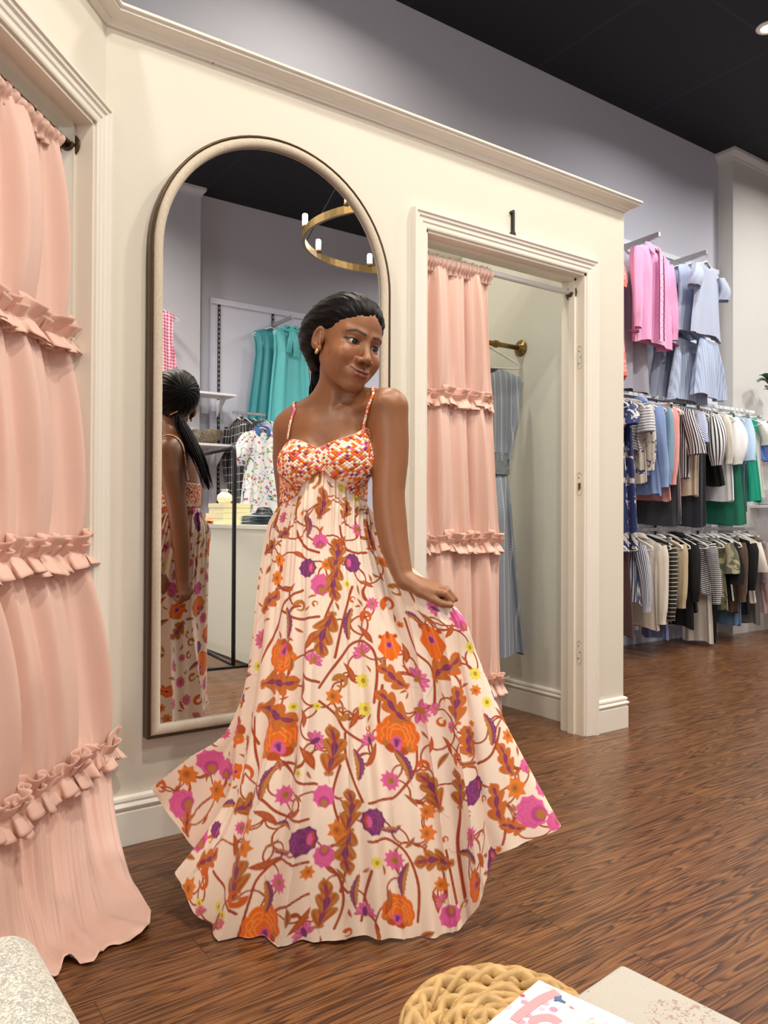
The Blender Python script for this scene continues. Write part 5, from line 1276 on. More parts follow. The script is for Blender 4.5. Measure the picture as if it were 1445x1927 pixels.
# upper rail: (right-edge px, hem py, name, label, category, cloth, options)
blueprint = cl('navytie', 'blot', '20306e', 'd9d3cd', .9, thr=.56)
UP = [
 (1172, 1052, 'dress', 'navy and white tie-dye dress, first on the upper rail', 'dress', blueprint, dict(W=.36, Wh=.44, sleeve='short', sl=.2)),
 (1190, 1048, 'dress', 'long navy brushstroke print dress hanging beside the partition corner', 'dress', blueprint, dict(W=.34, Wh=.44)),
 (1203, 860, 'blouse', 'grey and white striped blouse near the left of the upper rail', 'blouse', cl('greystripe', 'h', '85878f', 'd8d8dc', 1.1), dict(W=.38, sleeve='short', sl=.25)),
 (1213, 922, 'blouse', 'beige blouse with inky navy branch print and wide sleeves', 'blouse', cl('branch', 'blot', 'd8cfc4', '27346b', .8, thr=.6), dict(W=.36, sleeve='long', sl=.5)),
 (1222, 905, 'blouse', 'sky blue blouse printed with green leaves and a red bloom', 'blouse', cl('leafblue', 'blot', '7ea0d8', '2c5a56', .6, thr=.62), dict(W=.38, T=.06)),
 (1238, 944, 'shirt', 'light blue button shirt with long sleeves left of the pink cardigan', 'shirt', cl('oxford', 'plain', '8fa8dc'), dict(W=.40, sleeve='long', sl=.62, collar=True)),
 (1247, 936, 'shirt', 'dusty teal blue shirt between the light blue shirt and the pink knits', 'shirt', cl('dustteal', 'plain', '7fa0b4'), dict(W=.38, sleeve='long', sl=.6)),
 (1262, 955, 'cardigan', 'soft pink cardigan with ribbed cuffs', 'cardigan', cl('pinkk', 'plain', 'efa8a4'), dict(W=.38, sleeve='long', sl=.6)),
 (1276, 985, 'dress', 'long salmon pink knit dress, the longest pink piece on the rail', 'dress', cl('salmon', 'plain', 'f0a39e'), dict(W=.36, Wh=.34, T=.07)),
 (1262, 990, 'skirt', 'black pinstripe skirt that shows below the pink cardigan', 'skirt', cl('pin', 'v', '0d0d10', '4a4a52', .8, thr=.82), dict(kind='low', W=.36, Wh=.48)),
 (1296, 912, 'blouse', 'black and white striped wrap blouse with a tied waist', 'blouse', cl('bwstripe', 'v', '17171f', 'e8e8ee', 1.0), dict(W=.42, sleeve='short', sl=.34, T=.07)),
 (1312, 862, 'shirt', 'white shirt with fine blue stripes and short sleeves', 'shirt', cl('bluefine', 'd', '32509a', 'e6ebf4', .8), dict(W=.40, sleeve='short', sl=.3)),
 (1318, 946, 'blouse', 'champagne satin blouse with gathered hem', 'blouse', cl('satin', 'plain', 'dccab4', rough=.35), dict(W=.38, Wh=.34, T=.08)),
 (1316, 992, 'trousers', 'dark navy striped trousers below the satin blouse', 'trousers', cl('navystripe', 'v', '14161f', '3a3f4d', .9, thr=.7), dict(kind='low', W=.34, Wh=.4)),
 (1338, 868, 'blouse', 'striped black and white top with full puff sleeves', 'blouse', cl('bwstripe2', 'v', '101014', 'e0e0e4', 1.2, thr=.6), dict(W=.40, sleeve='puff', sl=.42)),
 (1350, 926, 'top', 'plain black sleeveless top right of the puff sleeved blouse', 'top', cl('black', 'plain', '060607', sheen=0.0, rough=.9), dict(W=.36, Wh=.46)),
 (1358, 848, 'sweater', 'cream knit sweater at the middle of the upper rail', 'sweater', cl('creamk', 'plain', 'ded8cb'), dict(W=.38, sleeve='long', sl=.4)),
 (1375, 955, 'blouse', 'long white ruffled blouse', 'blouse', cl('whitec', 'plain', 'eceef0'), dict(W=.38, T=.07, sleeve='puff', sl=.4)),
 (1383, 988, 'dress', 'emerald green skirted dress hanging behind the jeans', 'dress', cl('emerald', 'plain', '1b7b62'), dict(kind='low', W=.36, Wh=.52)),
 (1398, 885, 'shirt', 'pale blue chambray shirt with elbow sleeves', 'shirt', cl('paleblue', 'plain', 'b3cdea'), dict(W=.42, sleeve='short', sl=.36)),
 (1403, 963, 'jeans', 'faded blue jeans with rolled cuffs', 'jeans', cl('denim', 'denim', '2f4560', '8ca6b6'), dict(kind='low', W=.24, Wh=.24, T=.06)),
 (1420, 955, 'dress', 'bright turquoise green dress with a ruffled bodice', 'dress', cl('jade', 'plain', '22b896'), dict(W=.36, Wh=.42)),
 (1432, 950, 'blouse', 'off-white fluted blouse near the right end of the upper rail', 'blouse', cl('ivory', 'plain', 'eceade'), dict(W=.38, sleeve='short', sl=.25)),
 (1446, 876, 'shirt', 'royal blue striped shirt with rolled sleeves at the far right', 'shirt', cl('royal', 'd', '3556c0', '7f9be6', .7, thr=.7), dict(W=.42, sleeve='short', sl=.34)),
 (1452, 938, 'skirt', 'white skirt with pink and lilac flowers under the royal blue shirt', 'skirt', cl('pinkfl', 'blot', 'f0ecf2', 'c77aa5', .5, thr=.6), dict(kind='low', W=.3, Wh=.4))]
def hangrow(rows, zr, yc, edge, group, zmin=.03):
    xs = [xof(r[0], yc-r[6].get('W', .42)/2+.02) for r in rows]; od = sorted(range(len(xs)), key=lambda i: xs[i]); xx = [xs[i] for i in od]
    for _ in range(200):
        for i in range(1, len(xx)):
            g_ = .066-(xx[i]-xx[i-1])
            if g_ > 0: xx[i] += g_/2; xx[i-1] -= g_/2
    xx = [min(q, 6.56-.03*(len(xx)-1-i)*.5) for i, q in enumerate(xx)]
    for i, q in zip(od, xx): xs[i] = q
    for (px, py, nm, lab, cat, m, k), x in zip(rows, xs):
        k = dict(k); k['T'] = k.get('T', .05)*.55; k['fold'] = .5; ye = yc-k.get('W', .42)/2; L = max(.3, zr-.06-max(zof(px, py, ye+.02), zmin)); low = k.get('kind') == 'low'
        L -= .03 if low else .06
        garment(nm, lab, cat, x, yc, zr, H9+GR.uniform(-.035, .035), L, m, group=None, **k)
        hanger(x, yc, zr+.0, H9, 'white '+('clip ' if low else 'plastic ')+'hanger carrying the '+' '.join(lab.split()[:7]).replace(' with', '').replace(' that', '').replace(',', ''), group, low)
hangrow(UP, 2.03, RY, 3.55, 'hangers on the upper rail')
LO = [
 (1180, 1200, 'skirt', 'burgundy brown skirt at the left end of the lower rail', 'skirt', cl('burg', 'plain', '4a2a2a'), dict(kind='low', W=.34, Wh=.4)),
 (1205, 1150, 'shirt', 'blue and white striped shirt at the left of the lower rail', 'shirt', cl('blstripe', 'v', '33446e', 'e4e6ec', .9), dict(W=.38, sleeve='long', sl=.5)),
 (1238, 1198, 'jacket', 'off-white denim jacket with long sleeves and a metal cuff button', 'jacket', cl('offwhite', 'plain', 'dcd3c4'), dict(W=.42, sleeve='long', sl=.60, T=.08, collar=True)),
 (1257, 1182, 'sweater', 'cream sweater with thin black stripes', 'sweater', cl('creamst', 'h', '15130f', 'e2d6be', 1.6, thr=.14), dict(W=.40, sleeve='long', sl=.58, T=.07)),
 (1248, 1203, 'skirt', 'periwinkle blue skirt showing under the striped sweater', 'skirt', cl('peri', 'plain', '6f7cae'), dict(kind='low', W=.2, Wh=.24)),
 (1275, 1143, 'cardigan', 'beige cardigan with one bare sleeve right of the striped sweater', 'cardigan', cl('beige', 'plain', 'bda98a'), dict(W=.38, sleeve='long', sl=.5)),
 (1300, 1195, 'dress', 'long black dress in the middle of the lower rail', 'dress', cl('black', 'plain', '060607', sheen=0.0, rough=.9), dict(W=.42, T=.09, sleeve='long', sl=.45)),
 (1312, 1165, 'coat', 'black coat with a wide collar beside the ivory trousers', 'coat', cl('black2', 'plain', '08070a', sheen=0.0, rough=.9), dict(W=.42, T=.08, collar=True)),
 (1338, 1224, 'trousers', 'ivory trousers that almost touch the floor', 'trousers', cl('ivoryt', 'plain', 'd8d0c6'), dict(kind='low', W=.24, Wh=.28, T=.07)),
 (1346, 1216, 'trousers', 'long black trousers just right of the ivory pair', 'trousers', cl('black', 'plain', '060607', sheen=0.0, rough=.9), dict(kind='low', W=.3, Wh=.26)),
 (1345, 1130, 'shirt', 'navy and white finely striped shirt on the lower rail', 'shirt', cl('navyfine', 'h', '191b26', 'dcdce0', .8), dict(W=.36, sleeve='long', sl=.5)),
 (1356, 1162, 'blouse', 'olive and sand camouflage blouse', 'blouse', cl('camo', 'blot', 'a39c7c', '5c5c44', 1.2, thr=.5), dict(W=.38, sleeve='short', sl=.3)),
 (1370, 1140, 'shirt', 'black short sleeved shirt right of the camouflage blouse', 'shirt', cl('black2', 'plain', '08070a', sheen=0.0, rough=.9), dict(W=.38, sleeve='short', sl=.34, T=.07)),
 (1378, 1140, 'top', 'white top edged with black between the dark shirts', 'top', cl('whitec', 'plain', 'eceef0'), dict(W=.34)),
 (1387, 1165, 'jacket', 'chocolate brown suede jacket', 'jacket', cl('choc', 'plain', '5b4332'), dict(W=.38, sleeve='long', sl=.5)),
 (1385, 1178, 'jeans', 'mid blue jeans hanging low between brown and black jackets', 'jeans', cl('denim2', 'denim', '33567e', '7ea2c2'), dict(kind='low', W=.3, Wh=.3)),
 (1408, 1168, 'jacket', 'black jacket with cropped sleeves toward the right end', 'jacket', cl('black', 'plain', '060607', sheen=0.0, rough=.9), dict(W=.42, sleeve='long', sl=.40, T=.08)),
 (1420, 1126, 'blouse', 'mustard blouse tucked beside a cream shirt', 'blouse', cl('must', 'plain', 'b88a4c'), dict(W=.34)),
 (1426, 1144, 'shirt', 'cream shirt with boxy hem near the right end of the lower rail', 'shirt', cl('creams', 'plain', 'd9d0c2'), dict(W=.40, sleeve='short', sl=.3)),
 (1424, 1176, 'trousers', 'grey wool trousers under the cream shirt', 'trousers', cl('greyw', 'plain', '6c6a6a'), dict(kind='low', W=.32, Wh=.34)),
 (1436, 1108, 'sweater', 'mid grey sweater, second last on the lower rail', 'sweater', cl('greys', 'plain', '84807f'), dict(W=.38, sleeve='long', sl=.35)),
 (1448, 1162, 'sweatshirt', 'dusty mauve sweatshirt, last on the lower rail', 'sweatshirt', cl('mauve', 'plain', 'b79a9c'), dict(W=.42, sleeve='long', sl=.5))]
hangrow(LO, .98, RY, 3.55, 'hangers on the lower rail')
def spare(x, y, z, lab, grp): hanger(x, y, z, H9, lab, grp)
for k in range(16): spare(4.66+k*.13+random.uniform(-.03, .03), RY, 2.03, 'spare white hanger squeezed between clothes on the upper rail', 'spare hangers on the upper rail')
for k in range(18): spare(4.64+k*.112+random.uniform(-.03, .03), RY, .98, 'spare white hanger squeezed between clothes on the lower rail', 'spare hangers on the lower rail')
# ---- faceout arms with the display outfits above
def faceout(x, z, y1, y0, label):
    return tag(MB().add([(x-.012, y1, z-.015), (x+.012, y1, z-.015), (x+.012, y0, z-.04), (x-.012, y0, z-.04), (x-.012, y1, z+.02), (x+.012, y1, z+.02), (x+.012, y0, z+.012), (x-.012, y0, z+.012)], [(0, 3, 2, 1), (4, 5, 6, 7), (0, 1, 5, 4), (3, 7, 6, 2), (0, 4, 7, 3), (1, 2, 6, 5)]).build('faceout_arm', MW['chrome'], bevel=.002), label, 'display arm')
faceout(5.05, 3.21, 3.58, BY-.04, 'steel display arm above the pink striped shirt')
faceout(5.67, 3.20, 3.58, BY-.04, 'steel display arm above the pale blue outfit')
faceout(4.40, 3.14, 3.58, BY-.04, 'steel display arm above the coral print dress')
pk = cl('pinkst', 'v', 'e88fc9', 'f6c2e4', .35); sc_m = mat('raspberry_scallop', '9b3a64', .7)
g = garment('shirt', 'pink striped button shirt with scalloped collar, placket and cuffs', 'shirt', 5.05, 3.64, 3.20, .16, .74, pk, W=.46, Wh=.46, T=.08, sleeve='long', sl=.60, collar=pk, fold=1.0); g.scale = (1.22, 1.1, 1.02)
hanger(5.05, 3.64, 3.20, .16, 'white hanger under the collar of the pink striped shirt', None)
for sx in (-.028, .028):
    mb = MB(); n = 60; t = np.linspace(0, 1, n); mb.tube(np.stack([sx+.004*np.abs(np.sin(t*46))*np.sign(sx), -.058-.012*t-.004*np.sin(t*5), -.14-t*.64], 1), .0042, 6); mb.build('scalloped_trim', sc_m, g, smooth=True)
MB().box((-.02, -.063, -.79), (.02, -.054, -.13)).build('placket', cl('pinkpale', 'plain', 'f3c3e4'), g)
for sg in (-1, 1):
    mb = MB(); a = np.linspace(0, 2*pi, 48, endpoint=False); mb.tube(np.stack([sg*.265+.036*np.cos(a), -.012+.03*np.sin(a), -.755-.006*np.abs(np.sin(a*5))], 1), .0045, 6, closed=True); mb.build('cuff_trim', sc_m, g, smooth=True)
for k in range(6): MB().lathe([(.0005, 0), (.0055, 0), (.0055, .002), (.0005, .003)], 12, (0, -.064, -.18-k*.10), rotx(pi/2)).build('button', MW['white'], g)
coralp = cl('coralp', 'blot', 'f6806a', 'f6b3bd', .5, thr=.5)
garment('dress', 'coral and pink print dress with gathered skirt at the partition edge', 'dress', 4.40, 3.62, 3.13, .1, .98, coralp, W=.44, Wh=.66, T=.12, sleeve='puff', sl=.3, fold=1.6)
hanger(4.40, 3.62, 3.13, .1, 'white hanger inside the coral print dress', None)
garment('dress', 'pale lilac grey dress hanging behind the pink striped shirt', 'dress', 4.95, 3.80, 3.20, .1, 1.10, cl('lilac', 'plain', 'b4b2bf'), W=.40, Wh=.62, T=.10, fold=1.8)
tee = cl('icetee', 'plain', 'b4bfd6'); pleat = cl('icepleat', 'v', '9fb0d0', 'bccae2', 1.0)
for k, (yy, xx, lab) in enumerate(((3.60, 5.70, 'ice blue short sleeved top at the front of the display arm'), (3.70, 5.64, 'pale blue sleeveless top second from the front of the display arm'), (3.80, 5.60, 'grey blue shirt at the back of the display arm'))):
    garment('top', lab, 'top', xx, yy, 3.19, .18, .60-.02*k, (tee, cl('ice2', 'plain', 'bccbe4'), cl('ice3', 'plain', '9aa6c0'))[k], W=.44, Wh=.50, T=.05, sleeve='short' if k != 1 else None, sl=.22, fold=.6).scale = (1.15, 1, 1)
    hanger(xx, yy, 3.19, .18, ('front', 'second', 'rear')[k]+' white hanger on the arm of pale blue tops', None)
for k, (yy, xx, L, lab) in enumerate(((3.62, 5.76, .46, 'pleated pale blue skirt below the ice blue top'), (3.72, 5.62, .50, 'pleated blue grey skirt behind and left of the front skirt'), (3.82, 5.50, .50, 'grey pleated skirt furthest back below the display arm'))):
    garment('skirt', lab, 'skirt', xx, yy, 3.19-.60, .15, L, (pleat, cl('ple2', 'v', 'a5b4d2', 'c2cde0', 1.0), cl('ple3', 'plain', '8b93a8'))[k], kind='low', W=.34, Wh=.52, T=.05, fold=1.3).scale = (1.15, 1, 1)
# ---- right end: display table with folded knits, clear tubs and a leafy plant
def folded(name, c, w, d, h, m, label, cat, n=1, rz=0.0, group=None):
    mb = MB()
    for q in range(2):
        z0 = c[2]+q*h/2; a = np.linspace(-1, 1, 10)
        X, Y = np.meshgrid(a, a); e = np.clip(1-np.abs(X)**6, 0, 1)*np.clip(1-np.abs(Y)**6, 0, 1); Z = z0+h/2*.98*e**.3+.0015*np.sin(X*5+q)+.001*np.cos(Y*7)
        top_ = np.stack([X*w/2, Y*d/2, Z], -1); bot_ = np.stack([X*w/2, Y*d/2, np.full_like(X, z0)], -1); mb.grid(top_, uv=np.stack([X*w/2, Y*d/2], -1).reshape(-1, 2)); mb.grid(bot_[:, ::-1])
    o = mb.build(name, m, smooth=True, uv=True); me = o.data; R = Matrix.Rotation(rz, 4, 'Z'); me.transform(Matrix.Translation((0, 0, -c[2]))); o.location = c; o.rotation_euler = (0, 0, rz); return tag(o, label, cat, group)
tb = empty('display_table', (7.35, 3.35, 0), 0, 'white display table right of the lower rail with folded knits on top', 'table')
def tpart(mb, n, m, **k): return inv(mb.build(n, m, **k), tb)
tpart(MB().box((6.98, 3.0, .86), (8.1, 3.7, .89)), 'table_top', MW['white'], bevel=.003)
for i, (x, y) in enumerate(((7.02, 3.04), (8.06, 3.04), (7.02, 3.66), (8.06, 3.66))): tpart(MB().box((x-.02, y-.02, 0), (x+.02, y+.02, .86)), 'leg', MW['white'])
tpart(MB().box((7.0, 3.02, .30), (8.08, 3.68, .32)), 'shelf', MW['white'])
for k in range(5): folded('folded_sweater', (7.17, 3.2, .892+k*.026), .30, .26, .024, cl('fold%d' % k, 'plain', ('8f9aa8', 'e2e2e2', 'b9a9a2', 'ccd2da', 'f0f0ee')[k]), ('grey blue folded sweater at the bottom of the display table stack', 'white folded sweater second from the bottom of the table stack', 'taupe folded sweater in the middle of the table stack', 'pale grey folded sweater second from the top of the stack', 'off-white folded sweater on top of the table stack')[k], 'folded sweater', rz=.1*k)
bs = empty('wall_shelf', (7.5, 3.8, 1.18), 0, 'white wall shelf at the right edge holding clear tubs and a plant', 'shelf')
inv(MB().box((6.95, 3.66, 1.16), (8.2, 3.95, 1.185)).build('board', MW['white'], bevel=.002), bs)
for x in (7.1, 8.0): inv(MB().box((x-.01, 3.70, 1.06), (x+.01, 3.95, 1.16)).build('bracket', MW['white']), bs)
glass_m, nt_, b_ = newmat('clear_plastic'); b_.inputs['Base Color'].default_value = (.9, .93, .95, 1); b_.inputs['Transmission Weight'].default_value = .85; b_.inputs['Roughness'].default_value = .12; b_.inputs['IOR'].default_value = 1.2
for k, (x, lab) in enumerate(((7.12, 'left clear plastic tub on the white wall shelf'), (7.42, 'right clear plastic tub on the white wall shelf'))):
    mb = MB(); mb.box((x-.10, 3.68, 1.187), (x+.10, 3.90, 1.192))
    for a, b2 in (((x-.10, 3.68, 1.19), (x-.096, 3.90, 1.33)), ((x+.096, 3.68, 1.19), (x+.10, 3.90, 1.33)), ((x-.10, 3.68, 1.19), (x+.10, 3.684, 1.33)), ((x-.10, 3.896, 1.19), (x+.10, 3.90, 1.33))): mb.box(a, b2)
    tag(mb.build('storage_tub', glass_m), lab, 'tub')
def plant(name, c, label, n=16, h=.34, r=.2):
    root = empty(name, c, 0, label, 'plant'); gm = cl('leafgreen', 'plain', '1f5a33', rough=.4)
    pot = MB().lathe([(.002, 0), (.05, 0), (.065, .1), (.06, .1), (.05, .085), (.002, .085)], 24, c).build('pot', MW['white'], smooth=True); inv(pot, root)
    for k in range(n):
        a = k*2.4; L = h*random.uniform(.6, 1); t = np.linspace(0, 1, 9); cx = np.cos(a)*r*t**1.3*L/h; cy = np.sin(a)*r*t**1.3*L/h; cz = .09+L*np.sin(t*1.9)
        w = .055*np.sin(pi*np.clip((t-.35)/.65, 0, 1))**.7*(1-.25*(np.arange(9) % 2))+.003; sd = np.array([-math.sin(a), math.cos(a), 0]); P = np.stack([cx, cy, cz], 1)+np.array(c)
        G = np.stack([P-sd*w[:, None], P-np.array([0, 0, .006]), P+sd*w[:, None]], 1); inv(MB().grid(G).build('leaf', gm, smooth=True), root)
    return root
plant('potted_plant', (7.02, 3.72, 1.96), 'dark green leafy plant in a white pot at the end of the upper rail')
tag(MB().box((6.86, 3.6, 1.935), (7.6, 3.945, 1.955)).build('wall_shelf', MW['white']), 'high narrow white shelf under the green plant', 'shelf')
# ---- grey blue dress on the brass peg in the fitting room
zg = cl('zigdress', 'zig', '8a95a4', 'cdd2d6')
g = garment('dress', 'grey blue sleeveless dress with pale zigzag stripes on the fitting room peg', 'dress', 2.785, 3.045, 1.925, -.30, .50, zg, W=.46, Wh=.30, T=.09, fold=.9)
lo = garment('skirt_panel', None, None, 0, 0, 0, 0, .98, zg, kind='low', W=.30, Wh=.44, T=.12, fold=1.7); lo.parent = g; lo.location = (0, 0, -.54); 
mb = MB(); th2 = np.linspace(0, 2*pi, 60, endpoint=False); G = []
for z in np.linspace(-.53, -.645, 12): G.append(np.stack([.142*np.cos(th2)*(1+.012*np.sin(z*400)), .05*np.sin(th2)+.002*np.sin(th2*30), np.full(60, z)+.0*th2], 1))
mb.grid(np.array(G), True); mb.build('smocked_waist', mat('smocking', '8a949c', .8, var=.5, scale=160, bump=.8, bscale=250), g, smooth=True)
MB().box((-.004, -.004, 0), (.004, .004, .01)).build('loop', MW['black'], g)
for k in ('label', 'category'):
    if k in lo: del lo[k]
hanger(2.785, 3.045, 2.018, -.30, 'slim white hanger holding the grey blue dress', None)
# ---------------------------------------------------------------- the far side of the shop (seen in the wall mirror)
FW = OY    # front long wall
def onw(px, py, y):     # place on the vertical plane at real depth y, read off the reflection
    r = cF+(px-722.5)/FPX*cR-(py-963.5)/FPX*cU; return mir(cC+r*((2*MPL-y)/r[1]))
x0 = onw(394, 700, FW)[0]
tag(MB().box((x0, FW+.002, .1), (x0+3.6, FW+.03, 3.34)).box((x0, FW+.002, 3.32), (x0+3.6, FW+.05, 3.38)).box((x0-.012, FW+.002, .1), (x0, FW+.05, 3.38)).build('wall_panel', mat('pale_panel_lilac', 'd9dcee', .45, var=.01)), 'pale lilac display panel on the wall opposite the mirror', 'wall panel')
sx1, sx2 = onw(409, 700, FW)[0], onw(510, 700, FW)[0]
standard(sx1, FW+.03, 1, .2, 3.32, 'black slotted upright on the opposite wall panel beside the white shelves'); standard(sx2, FW+.03, 1, .2, 3.32, 'black slotted upright behind the turquoise blouses')
# rail with hanging clothes
rz_ = 2.14; ra = railing('clothes_rail', sx1+.02, sx1+2.6, FW+.36, rz_, 'steel clothes rail on the wall opposite the mirror', MW['chrome'], wall=FW+.04, nb=2)
# turquoise blouses on a display arm
a_ = onw(512, 600, FW); ae = onw(552, 590, FW+.5)
tag(MB().box((sx2-.012, FW+.03, 3.17), (sx2+.012, FW+.50, 3.21)).build('faceout_arm', MW['chrome'], bevel=.002), 'steel display arm above the turquoise blouses', 'display arm')
teal = cl('teal', 'plain', '5cc0c6', rough=.32); teal2 = cl('teal2', 'plain', '3f9aa6', rough=.35)
c = onw(552, 640, FW+.42); g = garment('blouse', 'turquoise satin sleeveless blouse with a bow at its neck', 'blouse', c[0]-.02, FW+.42, 3.17, pi+.1, 1.06, teal, W=.44, Wh=.56, T=.08, fold=1.5, neck=.03)
hanger(c[0]-.02, FW+.42, 3.17, pi+.1, 'white hanger holding the turquoise bow blouse', None)
for q, (sg, L) in enumerate(((-1, .30), (1, .26))):
    t = np.linspace(0, 1, 12); P = np.stack([.02+sg*(.012+.035*t), -.06-.03*np.sin(t*3), -.10-L*t], 1); w2 = .02+.016*t; G = np.stack([P-np.array([1, 0, 0])*w2[:, None], P+np.array([0, -.008, 0]), P+np.array([1, 0, 0])*w2[:, None]], 1); MB().grid(G).build('bow_tail', teal, g, smooth=True)
    a = np.linspace(0, 2*pi, 20, endpoint=False); MB().tube(np.stack([.02+sg*(.05+.05*np.cos(a)), -.06+.01*np.sin(a), -.10+.026*np.sin(a)], 1), .013, 8, closed=True, sq=.6).build('bow_loop', teal, g, smooth=True)
garment('blouse', 'darker turquoise blouse tucked behind the bow blouse', 'blouse', c[0]-.16, FW+.22, 3.17, pi+.15, 1.0, teal2, W=.42, Wh=.52, T=.07, fold=1.0); hanger(c[0]-.16, FW+.22, 3.17, pi+.15, 'white hanger of the darker turquoise blouse', None)
# clothes on that rail
JX = onw(446, 850, FW+.36)[0]
rows = [(JX, 'jacket', 'black jacket with white windowpane checks on the opposite rail', cl('window', 'plaid', '18181c', 'b9b9bd', .9), dict(sleeve='long', sl=.6, T=.06, W=.44), .95, .62),
        (JX+.09, 'shirt', 'black checked shirt behind the windowpane jacket', cl('window2', 'plaid', '141418', '8a8a90', .7), dict(W=.42, sleeve='long', sl=.5), .8, .1),
        (JX+.18, 'shirt', 'denim blue shirt on the opposite rail', cl('denim2', 'denim', '33567e', '7ea2c2'), dict(W=.42, sleeve='long', sl=.5), .8, .1),
        (JX+.27, 'blouse', 'lavender blouse between the blue shirt and the white tops', cl('lav', 'plain', 'c3c6e6'), dict(W=.40, sleeve='short', sl=.3), .75, .0),
        (JX+.36, 'blouse', 'plain white blouse on the opposite rail', cl('whitec', 'plain', 'eceef0'), dict(W=.40, sleeve='short', sl=.3), .75, .0),
        (JX+.45, 'top', 'navy and white patterned top on the opposite rail', cl('navydot', 'blot', '1d2a5a', 'e6e8ee', .5), dict(W=.40), .7, .0),
        (JX+.54, 'top', 'black top at the right of the opposite rail', cl('black', 'plain', '08080a'), dict(W=.40), .7, .0)]
for x, nm, lab, m, k, L, r in rows:
    garment(nm, lab, nm, x, FW+.36, rz_, -H9+r*.0+GR.uniform(-.03, .03), L, m, fold=.5, **{**k, 'T': k.get('T', .05)*.6}); hanger(x, FW+.36, rz_, -H9, 'white hanger of the '+' '.join(lab.split()[:6]), None)
for k in range(10): hanger(sx1+.36+.05*k+random.uniform(0, .02), FW+.36, rz_, -H9, 'spare white hanger between clothes on the opposite rail', 'spare hangers on the opposite rail')
# white floral blouse facing out in front of them
c = onw(493, 880, FW+.66); fb = cl('whitefloral', 'floral', 'eef0f4', 'c23a5e', .9); zt = onw(490, 800, FW+.66)[2]
tag(MB().box((c[0]-.012, FW+.03, zt+.035), (c[0]+.012, FW+.72, zt+.055)).build('faceout_arm', MW['chrome'], bevel=.002), 'steel display arm above the white floral blouse', 'display arm')
garment('blouse', 'white blouse embroidered with red and blue flowers and puffed sleeves', 'blouse', c[0], FW+.66, zt+.03, pi, .86, fb, W=.40, Wh=.46, T=.09, sleeve='puff', sl=.32, fold=1.0, m2=None, collar=cl('blueband', 'plain', '3c6aa8')); hanger(c[0], FW+.66, zt+.03, pi, 'white hanger inside the white floral blouse', None)
# white shelves on the panel edge, with a woven bowl
for k, (px0, px1, py, nm, lab) in enumerate(((345, 416, 742, 'upper', 'upper white shelf left of the lilac display panel'), (352, 415, 838, 'lower', 'lower white shelf that carries the woven bowl'))):
    z = onw(400, py, FW+.35)[2]; xa, xb = onw(px0, py, FW+.35)[0], sx1+.03
    r = empty('wall_shelf', (xa, FW, z), 0, lab, 'shelf'); inv(MB().box((xa, FW+.032 if xa > x0 else FW+.16, z-.012), (xb, FW+.42, z+.012)).build('board', MW['white'], bevel=.002), r)
    inv(MB().add([(xb-.06, FW+.04, z-.012), (xb-.06, FW+.30, z-.012), (xb-.06, FW+.04, z-.2), (xb-.05, FW+.04, z-.012), (xb-.05, FW+.30, z-.012), (xb-.05, FW+.04, z-.2)], [(0, 1, 2), (3, 5, 4), (0, 3, 4, 1), (1, 4, 5, 2), (2, 5, 3, 0)]).build('bracket', MW['white']), r); zs_ = z
cb = onw(391, 820, FW+.28); mb = MB(); rb_ = np.random.default_rng(4)
for k in range(46):
    a0 = rb_.random()*6.28; t = np.linspace(0, 1, 18); ph = .15+1.35*np.abs(np.sin(t*pi*rb_.uniform(.5, 1.3)+rb_.random())); aa = a0+t*rb_.uniform(1.2, 3.0); R0 = .155; mb.tube(np.stack([R0*np.sin(ph)*np.cos(aa), R0*np.sin(ph)*np.sin(aa), .15-.15*np.cos(ph)], 1), .0045, 5)
o = mb.build('twig_bowl', mat('gilded_twig', 'a39579', .4, metal=.4, var=.3, scale=60), smooth=True); o.location = (cb[0], FW+.26, zs_+.014); tag(o, 'round bowl woven from pale metallic twigs on the lower shelf', 'bowl')
# cream counter
cA = atm(366, 1217, 6.25); cBp = atm(478, 1261, 5.33); cA[2] = cBp[2] = 0; dv = (cBp-cA); Lc = np.linalg.norm(dv); dv /= Lc; cBp = cA+dv*(Lc+.45); Lc += .45
nn = np.array([-dv[1], dv[0], 0]); nn = -nn if nn@(np.array([.6, WY, 0])-cA) > 0 else nn       # away from the mirror side
hC = .995; root = empty('display_counter', tuple(cA), 0, 'waist-high cream display counter reflected in the mirror', 'counter'); ccm = mat('cream_laminate', 'dcdccb', .5, var=.01)
def prism(a, d, n, L, D, z0, z1): V = [a+d*x+n*y+np.array([0, 0, z]) for x in (0, L) for y in (0, D) for z in (z0, z1)]; return MB().add(V, [(0, 1, 3, 2), (4, 6, 7, 5), (0, 4, 5, 1), (2, 3, 7, 6), (0, 2, 6, 4), (1, 5, 7, 3)])
inv(prism(cA, dv, nn, Lc, .7, .02, hC-.03).build('carcass', ccm), root); inv(prism(cA-dv*.01-nn*.01, dv, nn, Lc+.02, .72, hC-.03, hC).build('worktop', ccm, bevel=.002), root); inv(prism(cA+nn*.04, dv, nn, Lc, .6, 0, .02).build('plinth', MW['trim']), root)
ra_ = math.atan2(dv[1], dv[0])
def onc(s, t, z=0): return cA+dv*s+nn*t+np.array([0, 0, hC+z])
def sC(px): # distance along the counter for a reflected column
    b = np.linspace(0, Lc, 400); P = mir(cA[None]+dv[None]*b[:, None]+nn*.15+np.array([0, 0, hC])); x, y, z = proj(P); return float(b[np.argmin(abs(x-px))])
